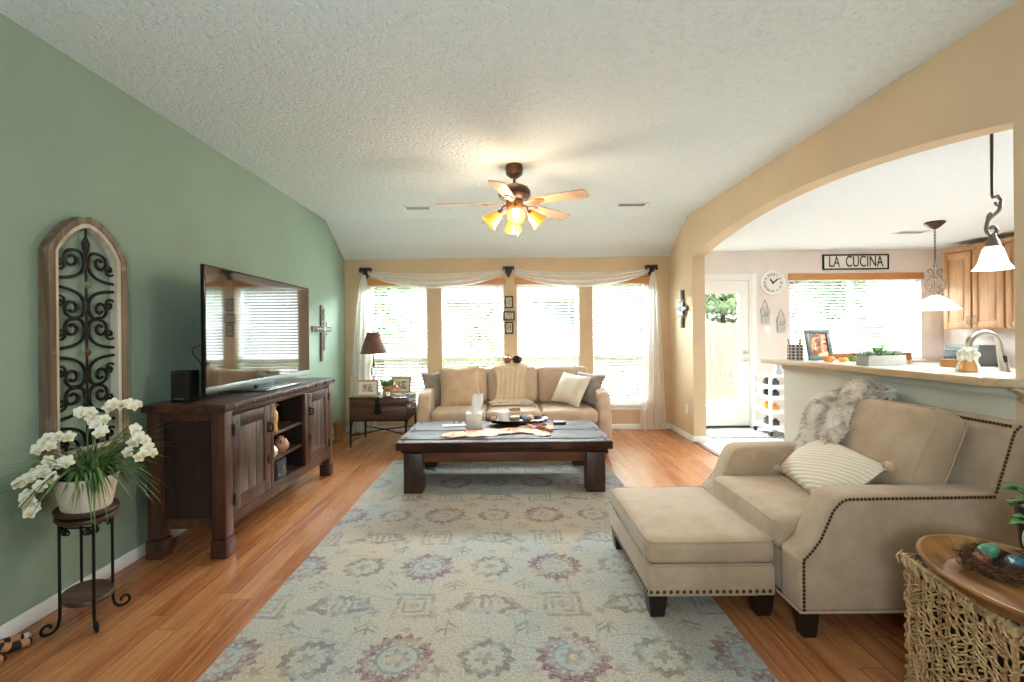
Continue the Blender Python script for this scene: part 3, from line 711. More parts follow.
M_PHOTO = Mat('sepia_photo', .5)
def photo_mat(name, a, b, c, sc):
    m = Mat(name, .35); n = m.noise(sc, 2); q = m.mix(n.smooth(.48, .58), a, b); m.color(m.mix(m.noise(sc * 1.7, 2).smooth(.55, .66), q, c)); return m.m
def picture_frame(name, w, h, d, fw, mats, M, lab, cat, group=None, mat_w=.25, stand=True, par=None):
    """frame in local xz plane, front at -y, bottom at z=0"""
    t = thing(name, lab, cat, M.translation, M.to_euler().z, group, world=False)
    T = Matrix.Translation(-M.translation) @ M; T = Euler((0, 0, -M.to_euler().z)).to_matrix().to_4x4() @ T
    f = MB(); f.box(-w / 2, w / 2, -d, 0, 0, fw, .003, M=T).box(-w / 2, w / 2, -d, 0, h - fw, h, .003, M=T).box(-w / 2, -w / 2 + fw, -d, 0, fw, h - fw, .003, M=T).box(w / 2 - fw, w / 2, -d, 0, fw, h - fw, .003, M=T)
    f.build('frame', mats[0], t)
    iw, ih = w - 2 * fw, h - 2 * fw
    MB().box(-iw / 2, iw / 2, -d * .45, -d * .2, fw, h - fw, M=T).build('mount', mats[1], t, smooth=0)
    k = mat_w; MB().box(-iw / 2 * (1 - k), iw / 2 * (1 - k), -d * .5, -d * .46, fw + ih * k / 2, h - fw - ih * k / 2, M=T).build('photo', mats[2], t, smooth=0)
    if stand: MB().prism([(-.03, 0), (.03, 0), (.015, h * .7), (-.015, h * .7)], 'y', 0, .004, M=T @ TR((0, .001, 0))).build('easel', M_BLACK, t) if False else MB().box(-.02, .02, 0, .006, 0, h * .72, M=T @ TR((0, .06, .004), R(14))).build('easel', M_BLACK, t, smooth=0)
    return t
M_TANFR = wood('pale_oak_frame', '#c9a98a', '#b08f70', 0, 9, .5)
M_MOUNT = plain('cream_mount', '#e9ddcc', .7)
picture_frame('photo_frame', .265, .205, .02, .022, (M_TANFR, M_MOUNT, photo_mat('group_photo', '#cdbfb0', '#5d5348', '#8a7a6a', 26)), TR((-1.71, 5.80, .609), R(-10), 0, R(6)), 'pale wooden photo frame at the left front of the end table', 'photo frame', mat_w=.45)
picture_frame('photo_frame', .27, .21, .02, .022, (M_TANFR, M_MOUNT, photo_mat('two_people_photo', '#d6c8b8', '#6a5d50', '#94806c', 30)), TR((-1.37, 6.12, .609), R(-10), 0, R(-8)), 'pale wooden photo frame at the right back of the end table, behind the animal planter', 'photo frame', mat_w=.4)
ep = thing('animal_planter', 'small tan animal-shaped planter holding a green plant on the end table', 'planter', (-1.48, 5.90, .606))
q = MB(); q.cushion(.13, .085, .085, .04, .005, M=TR((-1.48, 5.90, .70)))
q.cushion(.06, .055, .06, .025, .0, n=6, M=TR((-1.40, 5.90, .725))); q.tube([(-1.375, 5.90, .715), (-1.355, 5.90, .69), (-1.352, 5.90, .66)], [.016, .012, .008], 8)
for s in (-1, 1): q.ball((-1.408, 5.90 + s * .03, .735), .02, 8, 6, (.4, 1, 1))
q.tube([(-1.545, 5.9, .72), (-1.56, 5.9, .69)], .006, 6)
q.build('body', plain('tan_ceramic', '#c49a6c', .4), ep)
for x in (-1.525, -1.435):
    for y in (5.875, 5.925): MB().lathe([(.016, .0), (.014, .06), (.017, .075)], (x, y, .606), 10).build('leg', plain('tan_ceramic_leg', '#c49a6c', .4), ep)
q = MB()
for k in range(60):
    a = k * 2.4; r = .055 * math.sqrt(k / 60); x, y = -1.49 + r * 1.3 * math.cos(a), 5.90 + r * math.sin(a); z = .735
    q.tube([(x, y, z), (x * .98 + -1.49 * .02 + .014 * math.cos(a), y + .014 * math.sin(a), z + .035 + .02 * rnd.random()), (x + .03 * math.cos(a), y + .03 * math.sin(a), z + .05 + .02 * rnd.random())], [.005, .007, .001], 5)
q.build('plant', plain('succulent_green', '#5d8a56', .5, var=.3, vs=30), ep)
q = MB(); q.lathe([(.002, 0), (.04, 0), (.055, .014), (.05, .016), (.036, .006), (.002, .006)], (-1.315, 5.83, .606), 20, 1.3, .8); q.ball((-1.31, 5.83, .622), .022, 10, 6, (1.4, .8, .6)); tag(q.build('trinket_dish', plain('pink_ceramic', '#d2a694', .4)), 'small pinkish trinket dish at the right front of the end table', 'dish')
wb = thing('wastebasket', 'small woven tan basket on the floor between console and back corner', 'basket', (-2.155, 6.08, 0))
q = MB(); q.lathe([(.06, 0), (.08, .24), (.084, .25), (.077, .25), (.055, .012), (.002, .012)], (-2.155, 6.08, 0), 20)
for k in range(9): q.lathe([(.062 + k * .0022, .02 + k * .026), (.068 + k * .0022, .028 + k * .026), (.065 + k * .0022, .038 + k * .026)], (-2.155, 6.08, 0), 20, cap=False)
q.build('woven_body', wood('wicker', '#b98b5f', '#8a6240', 2, 30, .8), wb)
MB().lathe([(.002, 0), (.07, 0), (.068, .004), (.002, .006)], (-2.155, 6.08, .19), 16).build('liner', M_BLACK, wb)
# ------------------------------------------------------------------ TV console and TV
M_CV = wood('console_wood_upright', '#5a3726', '#2f1c13', 2, 5, .38, .5, '#6d5548', .5)
M_CH = wood('console_wood_level', '#5c3a28', '#301d14', 1, 5, .36, .5, '#75604f', .5)
M_CP = wood('console_door_plank', '#6b5648', '#3a2b23', 2, 5, .36, .55, '#8a7a6c', .6)
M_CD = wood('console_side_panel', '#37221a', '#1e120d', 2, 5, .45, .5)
cons = thing('media_console', 'rustic dark wood media console along the green wall', 'media console', (-1.96, 3.76, 0))
xb, xf, ya, yb = -2.20, -1.72, 2.87, 4.64
MB().box(xb - .01, xf + .03, ya - .035, yb + .04, .90, .945, .006).build('top', M_CH, cons)
M_STUD = plain('pewter_stud', '#5a5650', .4, .8)
for k in range(9): MB().ball((xf + .031, ya + .06 + k * (yb - ya - .1) / 8, .922), .018, 10, 6, (.6, 1, 1)).build('stud', M_STUD, cons)
for x in (xb, xf - .085):
    for y in (ya, yb - .085):
        l = MB(); l.box(x, x + .085, y, y + .085, .118, .90, .004).box(x - .008, x + .093, y - .008, y + .093, 0, .112, .006); l.build('leg', M_CV, cons)
for y in (ya + .02, yb - .045):
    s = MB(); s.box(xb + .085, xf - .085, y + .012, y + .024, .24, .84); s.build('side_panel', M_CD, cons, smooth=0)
    for z0, z1 in ((.175, .24), (.84, .90)): MB().box(xb + .085, xf - .085, y, y + .03, z0, z1, .004).build('side_rail', M_CH, cons)
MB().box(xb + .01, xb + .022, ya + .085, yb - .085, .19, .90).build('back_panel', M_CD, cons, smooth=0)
for z0, z1 in ((.175, .245), (.862, .90)): MB().box(xf - .03, xf - .004, ya + .085, yb - .085, z0, z1, .004).build('face_rail', M_CH, cons)
for y in (3.435, 4.03): MB().box(xf - .034, xf - .003, y, y + .05, .246, .861, .003).build('stile', M_CV, cons)
for z, n in ((.235, 'bottom_shelf'), (.425, 'shelf'), (.615, 'shelf')):
    if n == 'shelf': MB().box(xb + .03, xf - .035, 3.45, 4.06, z - .012, z + .012, .003).build(n, M_CH, cons)
    else: MB().box(xb + .03, xf - .032, ya + .09, yb - .09, z - .015, z + .011, .003).build(n, M_CH, cons)
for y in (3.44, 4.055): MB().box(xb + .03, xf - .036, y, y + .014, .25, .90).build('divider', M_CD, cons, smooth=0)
for y0, y1, hs_ in ((ya + .09, 3.43, 1), (4.085, yb - .09, 0)):
    d = MB(); xa, xo = xf - .026, xf - .001; w = .085; z0, z1 = .250, .857
    d.box(xa, xo, y0, y0 + w, z0, z1, .004).box(xa, xo, y1 - w, y1, z0, z1, .004).box(xa, xo, y0 + w, y1 - w, z0, z0 + w, .004).box(xa, xo, y0 + w, y1 - w, z1 - w, z1, .004)
    for y in (y0 + w / 2, y1 - w / 2):
        for z in (z0 + w / 2, z1 - w / 2): d.ball((xo, y, z), .008, 8, 5, (.5, 1, 1))
    door = d.build('door', M_CV, cons)
    n = 3; pw = (y1 - y0 - 2 * w) / n
    p = MB()
    for k in range(n): p.box(xa + .004, xo - .008, y0 + w + k * pw + .001, y0 + w + (k + 1) * pw - .001, z0 + w, z1 - w, .002)
    p.build('plank_panel', M_CP, door)
    yh = y1 - .03 if hs_ else y0 + .03
    h = MB(); h.box(xo, xo + .006, yh - .016, yh + .016, .665, .745, .002); h.tube([(xo + .005, yh, .728), (xo + .03, yh, .722), (xo + .034, yh, .70), (xo + .03, yh, .676), (xo + .005, yh, .672)], .006, 8); h.build('handle', M_IRON, door)
    lk = MB(); lk.box(xo, xo + .005, yh - .012, yh + .012, .44, .50, .002); lk.build('latch_plate', M_IRON, door)
    yk = y0 if hs_ else y1
    for z in (.33, .77): MB().tube([(xo + .004, yk, z - .035), (xo + .004, yk, z + .035)], .008, 8).build('hinge', M_IRON, door)
# objects on the console shelves
q = MB(); q.lathe([(.002, 0), (.035, 0), (.038, .01), (.03, .05), (.04, .10), (.038, .14), (.022, .165), (.026, .185), (.028, .205), (.018, .228), (.002, .234)], (-1.80, 3.62, .628), 18)
q.tube([(-1.775, 3.62, .835), (-1.745, 3.61, .828)], [.010, .003], 6)
tag(q.build('ceramic_figurine', plain('honey_ceramic', '#c79a5e', .35, var=.3, vs=20)), 'honey-coloured bird-like figurine on the top console shelf', 'figurine')
q = MB(); q.lathe([(.002, 0), (.03, 0), (.055, .03), (.058, .055), (.04, .085), (.018, .098), (.022, .108), (.002, .108)], (-1.79, 3.55, .438), 20); tag(q.build('round_vase', plain('cream_ceramic', '#d8cdbb', .4)), 'small cream round vase at the left of the middle console shelf', 'vase')
q = MB(); q.lathe([(.002, 0), (.035, 0), (.062, .035), (.065, .06), (.045, .10), (.02, .112), (.024, .124), (.002, .124)], (-1.80, 3.74, .438), 20); q.tube([(-1.775, 3.70, .52), (-1.755, 3.66, .545), (-1.75, 3.645, .56)], [.014, .011, .008], 8); q.tube([(-1.81, 3.79, .52), (-1.815, 3.825, .50), (-1.81, 3.80, .465)], .006, 6)
tag(q.build('clay_jug', plain('terracotta', '#a8795c', .5, var=.2)), 'rounded terracotta jug with a spout on the middle console shelf', 'jug')
rd = thing('radio', 'small black box radio on the bottom console shelf', 'radio', (-1.82, 3.68, .247))
MB().box(-1.90, -1.765, 3.58, 3.77, .2475, .395, .008).build('case', M_BLACK, rd)
MB().box(-1.764, -1.758, 3.60, 3.75, .265, .375, .004).build('front_panel', plain('dark_grey_plastic', '#3a3c3f', .35), rd)
MB().lathe([(.001, 0), (.016, 0), (.016, .012), (.001, .012)], n=14, M=TR((-1.759, 3.675, .34), 0, R(90))).build('knob', M_STEEL, rd)
for y in (3.61, 3.71): MB().box(-1.757, -1.754, y, y + .03, .285, .297).build('button', M_STEEL, rd, smooth=0)

tv = thing('television', 'large flat-screen television standing on the media console', 'television', (-1.93, 3.77, .946))
xt = -1.92; y0, y1, z0, z1 = 3.0, 4.60, .985, 1.825
m = Mat('dark_screen', .05, 0, .5); m.color('#14100f'); m.set(IOR=3.1, Coat_Weight=.0)
MB().box(xt - .026, xt, y0, y1, z0, z1, .004).build('housing', plain('gloss_black', '#0d0d0e', .15), tv)
MB().box(xt, xt + .0015, y0 + .013, y1 - .013, z0 + .05, z1 - .013).build('screen', m.m, tv, smooth=0)
MB().box(xt, xt + .006, y0 + .002, y1 - .002, z0 + .002, z0 + .048, .002).build('lower_bezel', plain('silver_bezel', '#8f9496', .25, .9), tv)
q = MB(); q.box(xt - .035, xt - .005, 3.64, 3.90, .955, 1.03, .005); q.build('neck', plain('gloss_black_neck', '#18191a', .2), tv)
q = MB(); q.box(xt - .14, xt + .15, 3.47, 4.07, .9465, .962, .007, 3); q.build('stand_base', plain('smoked_silver', '#6f7678', .15, .8), tv)
q = MB(); q.box(xt - .07, xt - .026, y0 + .3, y1 - .3, 1.08, 1.55, .01); q.build('rear_cover', M_BLACK, tv)
cb = MB(); cb.tube(bez((-1.965, 3.06, 1.30), (-1.985, 2.98, 1.31), (-2.005, 2.97, 1.27), (-1.985, 3.02, 1.22), 12)[:-1] + bez((-1.985, 3.02, 1.22), (-1.97, 3.06, 1.18), (-1.975, 3.09, 1.1), (-2.0, 3.12, .951), 10), .004, 6)
tag(cb.build('cable', M_BLACK), 'thin black cable curling behind the left edge of the television', 'cable')
sp = thing('speaker', 'small black cube speaker at the near end of the media console', 'speaker', (-2.05, 3.0, .946))
MB().box(-2.105, -1.99, 2.95, 3.05, .946, 1.145, .004).build('cabinet', plain('matt_black', '#050506', .6, 0, .2), sp)
MB().box(-2.10, -1.995, 2.942, 2.949, .962, 1.14, .003).build('grille', fabric('speaker_cloth', '#060607', rough=.9, ws=700), sp)
MB().box(-2.075, -2.02, 2.939, 2.9425, .966, .974).build('badge', M_STEEL, sp, smooth=0, label='silver badge')

# ------------------------------------------------------------------ arched wall panel
ar = thing('arched_wall_panel', 'distressed arched wooden frame with black iron scrolls on the green wall', 'wall decor', (-2.245, 2.52, .72))
yc, hw, zb, zsp, zt = 2.52, .238, .72, 1.79, 2.005
def arch_outline(d):
    o = [(yc - hw + d, zb + d)]; n = 12
    for i in range(n + 1):
        a = math.pi - math.pi * i / n; cy = math.cos(a); sz = (1 - abs(cy) ** 1.75) ** .82
        o.append((yc + (hw - d) * cy, zsp + (zt - zsp - d) * sz))
    o.append((yc + hw - d, zb + d)); return o
def band(b, d0, d1, x0, x1):
    A, B = arch_outline(d0), arch_outline(d1); n = len(A)
    t = bmesh.new()
    def ring(P, x): return [t.verts.new((x, y, z)) for y, z in P]
    a0, a1, b0, b1 = ring(A, x0), ring(A, x1), ring(B, x0), ring(B, x1)
    for i in range(n):
        j = (i + 1) % n
        for p, q in ((a0, a1), (a1, b1), (b1, b0), (b0, a0)): t.faces.new((p[i], p[j], q[j], q[i]))
    bmesh.ops.recalc_face_normals(t, faces=t.faces[:]); b._join(t)
q = MB(); band(q, 0, .036, XL + .001, XL + .055); q.build('outer_frame', wood('distressed_wood', '#8f7d68', '#64513f', 2, 6, .8, .2, '#c4b59e', .75), ar)
q = MB(); band(q, .036, .06, XL + .001, XL + .046); q.build('inner_frame', wood('whitewashed_wood', '#ded3c1', '#bcab94', 2, 7, .8, .2, '#7a644c', .5), ar)
xs = XL + .024
sc = MB()
def P3(pts): return [(xs, yc + u, z) for u, z in pts]
sc.tube([(xs, yc, zb + .06), (xs, yc, zt - .06)], .006, 6)
for zc in (.92, 1.28, 1.64):
    for su in (-1, 1):
        for sv in (-1, 1):
            if zc > 1.6 and sv > 0: vv = 1.0
            c = (.085, .115)
            path = bez((.172, .022), (.07, .028), (.02, .05), (.012, .105), 10)[:-1] + bez((.012, .105), (.008, .17), (.04, .185), (.085, .175), 8)[:-1] + spiral((.085, .128), .047, .014, 90, -330, 22)
            sc.tube(P3([(su * u, zc + sv * v) for u, v in path]), .0085, 6)
            path = bez((.172, .075), (.14, .055), (.115, .08), (.125, .105), 6)[:-1] + spiral((.145, .10), .02, .006, 170, -200, 14)
            sc.tube(P3([(su * u, zc + sv * v) for u, v in path]), .0065, 6)
sc.tube(P3([(0, 1.90), (.02, 1.86), (.012, 1.82), (0, 1.80), (-.012, 1.82), (-.02, 1.86), (0, 1.90)]), .006, 6)
sc.build('iron_scrollwork', M_IRON, ar)
for zc in (.92, 1.28, 1.64):
    d = MB(); d.lathe([(.001, -.0), (.026, .004), (.012, .014), (.001, .02)], n=4, M=TR((xs + .004, yc, zc), 0, R(90), 0)); d.build('rosette', plain('rosette_%d' % int(zc * 100), '#6a4a34' if abs(zc - 1.28) < .1 else '#7d7c66', .5, .3), ar, smooth=0)

# ------------------------------------------------------------------ cross on the green wall
cr = thing('wall_cross', 'wood and scrolled metal cross on the green wall beside the television', 'wall cross', (-2.25, 5.79, 1.05))
yc2 = 5.79; xw = XL + .002
q = MB(); q.box(xw, xw + .018, yc2 - .045, yc2 + .02, 1.05, 1.74, .003).box(xw, xw + .017, yc2 - .30, yc2 + .30, 1.41, 1.48, .003); q.build('wooden_cross', wood('grey_driftwood', '#8c7f6c', '#5c5142', 2, 8, .8), cr)
q = MB(); xo = xw + .035
def Q(pts): return [(xo, yc2 + u, z) for u, z in pts]
q.tube(Q([(0, 1.18), (0, 1.70)]), .009, 6); q.tube(Q([(-.22, 1.445), (.22, 1.445)]), .009, 6)
for su in (-1, 1):
    for sv in (-1, 1):
        q.tube(Q([(su * u, 1.445 + sv * v) for u, v in spiral((.055, .06), .045, .012, 200, -160, 16)]), .006, 6)
    for z in (1.22, 1.30, 1.38, 1.53, 1.60, 1.67): q.tube(Q([(su * (u + .002), z + v) for u, v in spiral((.022, 0), .02, .007, 180, -90, 8)]), .005, 5)
    for u0 in (.13, .20): q.tube(Q([(su * (u0 + v), 1.445 + w) for v, w in spiral((0, .02), .02, .007, -90, 200, 8)]), .005, 5); q.tube(Q([(su * (u0 + v), 1.445 - w) for v, w in spiral((0, .02), .02, .007, -90, 200, 8)]), .005, 5)
q.lathe([(.001, 0), (.04, 0), (.03, .012), (.001, .016)], n=16, M=TR((xo, yc2, 1.445), 0, R(90)))
q.tube([(xw + .01, yc2, 1.6), (xo, yc2, 1.6)], .005, 5); q.tube([(xw + .01, yc2, 1.25), (xo, yc2, 1.25)], .005, 5)
q.build('metal_scroll_cross', plain('pewter', '#8d8c84', .4, .8), cr)

# ------------------------------------------------------------------ plant stand, planter, striped toy
ps = thing('plant_stand', 'oval plant stand with black iron legs and dark wood tiers by the green wall', 'plant stand', (-2.03, 2.27, 0))
C = Vector((-2.03, 2.27)); e1 = Vector((.77, -.64)); ang = math.atan2(e1.y, e1.x)
M_PW = wood('stand_wood', '#5a3a28', '#352017', 0, 7, .45)
def oval(z, a, b_, h): 
    q = MB(); q.lathe([(.001, 0), (.97, 0), (1, h * .3), (1, h * .7), (.97, h), (.001, h)], n=36, M=TR((C.x, C.y, z), 0, 0, ang) @ Matrix.Diagonal((a, b_, 1, 1))); return q
oval(.495, .158, .118, .022).build('lower_top', M_PW, ps); oval(.53, .162, .122, .016).build('upper_top', M_PW, ps)
oval(.517, .15, .11, .013).build('neck_ring', M_IRON, ps)
oval(.115, .135, .10, .02).build('lower_shelf', wood('stand_shelf_wood', '#6a5442', '#3c2c22', 0, 7, .5), ps)
LG = [(-2.075, 2.175), (-1.925, 2.185), (-1.972, 2.345), (-2.145, 2.365)]
for x, y in LG:
    d = (Vector((x, y)) - C).normalized()
    path = [(0, .50), (0, .12)] + [(0 + .0, .09)] + [(u, v) for u, v in bez((0, .085), (0, .03), (.012, .007), (.04, .007), 8)] + [(u, v) for u, v in spiral((.045, .034), .027, .012, -90, 190, 14)][1:]
    MB().tube([(x + d.x * u, y + d.y * u, v) for u, v in path], .0065, 7).build('leg', M_IRON, ps)
for i in range(4):
    q = MB(); a, b_ = Vector(LG[i]), Vector(LG[(i + 1) % 4])
    for s, t_ in ((a, b_), (b_, a)):
        d = (t_ - s).normalized()
        q.tube([(s.x + d.x * u, s.y + d.y * u, .47 + v) for u, v in bez((0, -.06), (.0, -.01), (.02, .005), (.035, -.005), 6)[:-1] + spiral((.032, -.02), .016, .005, 90, -200, 8)], .004, 5)
        q.ball((s.x + d.x * .022, s.y + d.y * .022, .455), .012, 6, 4, (1, 1, 1.5))
    m_ = (a + b_) / 2; q.tube([(a.x, a.y, .476), (m_.x, m_.y, .474), (b_.x, b_.y, .476)], .004, 5)
    q.build('leaf_scroll_bracket', M_IRON, ps)
pl = thing('potted_orchid', 'cream oval planter of white flowers and grassy leaves on the plant stand', 'potted plant', (-2.03, 2.27, .547))
Mo = TR((C.x, C.y, .547), 0, 0, ang)
q = MB(); q.lathe([(.001, 0), (.77, 0), (.79, .006), (.99, .145), (1.0, .155), (.97, .155), (.93, .13), (.001, .125)], n=40, M=Mo @ Matrix.Diagonal((.165, .122, 1, 1))); q.build('pot', plain('cream_pot', '#ddd0bc', .6, var=.06, bump=.2, bs=40), pl)
q = MB(); q.lathe([(.001, 0), (.9, 0), (.88, .012), (.001, .02)], n=24, M=Mo @ Matrix.Translation((0, 0, .13)) @ Matrix.Diagonal((.165, .122, 1, 1))); q.build('moss', plain('moss', '#5a4a32', .95, bump=.8, bs=120), pl)
def blade(b, p0, d, L, w, droop, g):
    n = 7; t = bmesh.new(); prev = None; s = Vector((-d.y, d.x, 0)).normalized()
    for i in range(n + 1):
        q = i / n; p = Vector(p0) + Vector((d.x, d.y, 0)) * (L * q * (.35 + .6 * q)) + Vector((0, 0, L * (1.05 * q - droop * q * q * 1.2)))
        ww = w * (1 - q ** 2.2) + .0006; cur = (t.verts.new(p + s * ww + Vector((0, 0, .3 * ww))), t.verts.new(p), t.verts.new(p - s * ww + Vector((0, 0, .3 * ww))))
        if prev:
            for k in (0, 1): t.faces.new((prev[k], prev[k + 1], cur[k + 1], cur[k]))
        prev = cur
    b._join(t)
g_ = random.Random(11); q = MB()
for k in range(290):
    a = g_.random() * 6.283; rr = g_.random() ** .5
    p0 = (C.x + .09 * rr * math.cos(a), C.y + .08 * rr * math.sin(a), .68); a2 = a + g_.uniform(-.5, .5)
    dx = Vector((math.cos(a2), math.sin(a2)))
    L = g_.uniform(.15, .33)
    if p0[0] + dx.x * L * .95 < XL + .03: L = max(.06, (p0[0] - XL - .03) / max(.05, -dx.x) / .98)
    blade(q, p0, dx, L, g_.uniform(.0045, .008), g_.uniform(.15, 1.35), g_)
for k in range(16):
    a = g_.random() * 6.283; dx = Vector((math.cos(a), math.sin(a))); L = g_.uniform(.12, .2)
    blade(q, (C.x + .05 * dx.x, C.y + .05 * dx.y, .69), dx, L, .018, g_.uniform(.4, 1.), g_)
m = Mat('orchid_leaves', .45, 0, .4); m.color(m.mix(m.noise(9, 3).smooth(.35, .65), '#3f5c33', '#7f9a5c')); q.build('leaves', m.m, pl, smooth=60)
m = Mat('flower_petals', .6); x, y, z = m.xyz(); m.color(m.mix((x * x + y * y + (z - .012) * (z - .012)).sqrt().smooth(.004, .024), '#c9b27a', '#f1e8d2')).set(Subsurface_Weight=.1); M_PETAL = m.m
def flower_bm(M, r, g):
    b = MB()
    for k in range(5):
        a = k * 1.2566 + .2
        def f(u, v):
            w = math.sin(math.pi * (.10 + .86 * u) ** .95) ** .7 * .42 + .01; x = r * (.08 + .92 * u); y = (v - .5) * 2 * w * r
            return (x * math.cos(a) - y * math.sin(a), x * math.sin(a) + y * math.cos(a), r * (.28 * u - .35 * u * u + .12 * abs(v - .5) * 2))
        b.sheet(f, 6, 4, .0012, M=M)
    b.ball((0, 0, .08 * r), .16 * r, 8, 6, M=M); return b
# clusters follow the photograph: drooping spray at left, top spray, right spray
cl = []
for t in range(9): q_ = t / 8; cl.append((-1.98 - .02 * q_, 2.03 + .0 * q_, .90 - .30 * q_ ** 1.3, -.10 - .02 * q_))
SPR = [
 [(-2.125, 2.165, .88), (-2.080, 2.17, .895), (-2.025, 2.175, .90), (-2.065, 2.13, .87), (-2.145, 2.15, .85)],
 [(-2.015, 2.12, .79), (-2.055, 2.10, .775), (-2.090, 2.08, .755), (-2.120, 2.075, .735), (-2.145, 2.065, .72), (-1.985, 2.12, .80), (-2.025, 2.09, .735), (-2.065, 2.075, .70)],
 [(-2.110, 2.07, .665), (-2.120, 2.075, .625), (-2.090, 2.06, .645), (-2.105, 2.08, .60), (-2.080, 2.07, .61)],
 [(-2.03, 2.255, .99), (-1.99, 2.26, .965), (-1.96, 2.25, .94), (-1.93, 2.245, .915), (-2.06, 2.27, 1.0), (-1.94, 2.27, .965)],
 [(-1.97, 2.33, 1.01), (-1.93, 2.35, 1.02), (-1.89, 2.36, 1.025), (-1.86, 2.37, 1.02)],
 [(-1.84, 2.33, .905), (-1.81, 2.31, .875), (-1.785, 2.32, .85), (-1.83, 2.30, .84), (-1.77, 2.31, .81), (-1.785, 2.28, .775), (-1.80, 2.34, .80), (-1.755, 2.33, .785), (-1.84, 2.28, .80)],
]
stm = MB(); first = None; g_ = random.Random(5)
for sp_ in SPR:
    stm.tube(bez((C.x + .02, C.y, .69), (C.x + .1 * (sp_[0][0] - C.x), C.y, .9), sp_[0], sp_[len(sp_) // 2], 8) + [sp_[-1]], .003, 5)
    for (x, y, z) in sp_ + [(a[0] * .5 + b[0] * .5 + g_.uniform(-.015, .015), a[1] * .5 + b[1] * .5 - .015, a[2] * .5 + b[2] * .5 + g_.uniform(-.03, .03)) for a, b in zip(sp_, sp_[1:])][::2]:
        r = g_.uniform(.025, .032)
        dirv = Vector((x - C.x + .25, y - C.y - .30, .18 + g_.uniform(-.1, .15))).normalized()
        M = Matrix.Translation((x, y, z)) @ dirv.to_track_quat('Z', 'Y').to_matrix().to_4x4() @ Matrix.Rotation(g_.random() * 6, 4, 'Z')
        flower_bm(M, r, g_).build('blossom', M_PETAL, pl, smooth=60)
stm.build('flower_stems', plain('stem_green', '#5f7a44', .5), pl)

m = Mat('tiger_stripe_fur', .9); x, y, z = m.xyz(); n = m.noise(7, 3)
m.color(m.mix(((x * 95 + y * 95 + n * 14).sin()).gt(.1), '#b5855a', '#1d130e')).bump(m.noise(300, 2), .6, .004)
tg = thing('striped_plush_toy', 'tiger-striped plush toy lying on the floor along the green wall', 'plush toy', (-2.19, 2.1, 0))
q = MB(); q.tube([(-2.205, 1.78, .04), (-2.20, 1.89, .042), (-2.195, 1.98, .037), (-2.185, 2.05, .028), (-2.175, 2.10, .022)], [.034, .038, .034, .024, .016], 14); q.build('body', m.m, tg, smooth=80)
for yy, s in ((2.03, .06), (1.92, .05)):
    MB().tube([(-2.18, yy - .03, .038), (-2.15, yy, .023), (-2.125, yy + .035, .0185)], [.021, .019, .018], 10).ball((-2.122, yy + .04, .019), .019, 10, 8).build('paw', m.m, tg, smooth=80)
q = MB(); q.ball((-2.168, 2.112, .017), .016, 10, 8, (1, 1.3, 1)); q.build('pale_paw', plain('cream_plush', '#d8cbb8', .95), tg, label='cream paw tip')

# ------------------------------------------------------------------ ceiling fan
fan = thing('ceiling_fan', 'five-blade ceiling fan with amber lamp shades, lit', 'ceiling fan', (.09, 4.1, 2.83))
fx, fy = .09, 4.1
MB().lathe([(.002, 2.829), (.072, 2.829), (.078, 2.80), (.07, 2.745), (.03, 2.715), (.002, 2.715)], (fx, fy, 0), 28).build('canopy', M_BRONZE, fan)
MB().tube([(fx, fy, 2.72), (fx, fy, 2.64)], .013, 12).build('downrod', M_BRONZE, fan)
MB().lathe([(.002, 2.665), (.05, 2.66), (.12, 2.63), (.14, 2.60), (.14, 2.56), (.12, 2.535), (.09, 2.52), (.002, 2.52)], (fx, fy, 0), 32).build('motor_housing', M_BRONZE, fan)
MB().lathe([(.002, 2.52), (.075, 2.518), (.08, 2.49), (.07, 2.45), (.05, 2.43), (.03, 2.41), (.002, 2.405)], (fx, fy, 0), 24).build('switch_housing', plain('antique_brass', '#a87a4c', .35, .8), fan)
M_BLADE = wood('fan_blade_maple', '#d6b08a', '#b98f68', 0, 5, .5)
for k in range(5):
    a = R(-31 + 72 * k); M = TR((fx, fy, 2.50), 0, 0, a)
    bl = MB(); prof = [(.20, -.052), (.24, -.058), (.60, -.07), (.655, -.066), (.672, -.04), (.672, .04), (.655, .066), (.60, .07), (.24, .058), (.20, .052)]
    bl.prism(prof, 'z', -.004, .004, .0015, 1, M=M @ TR((0, 0, 0), R(-12), R(2)))
    bo = bl.build('blade', M_BLADE, fan)
    ir = MB(); ir.prism([(.09, -.016), (.15, -.02), (.19, -.045), (.25, -.04), (.285, -.012), (.285, .012), (.25, .04), (.19, .045), (.15, .02), (.09, .016)], 'z', -.012, -.005, .001, 1, M=M @ TR((0, 0, 0), R(-12), R(2)))
    for s in (-1, 1): ir.tube([tuple(M @ TR((0, 0, 0), R(-12), R(2)) @ Vector((.20 + u, s * v, -.012))) for u, v in spiral((.03, .02), .018, .006, 180, -160, 10)], .004, 5)
    ir.build('blade_iron', plain('antique_brass_iron', '#9a6c46', .35, .8), bo)
M_AMBER = Mat('amber_lamp_glass', .35); M_AMBER.color('#d88a34'); M_AMBER.b.inputs['Emission Color'].default_value = lin('#e89a3e'); M_AMBER.b.inputs['Emission Strength'].default_value = .6; M_AMBER = M_AMBER.m
M_BULB = glow('lit_bulb', '#fff0d8', 14)
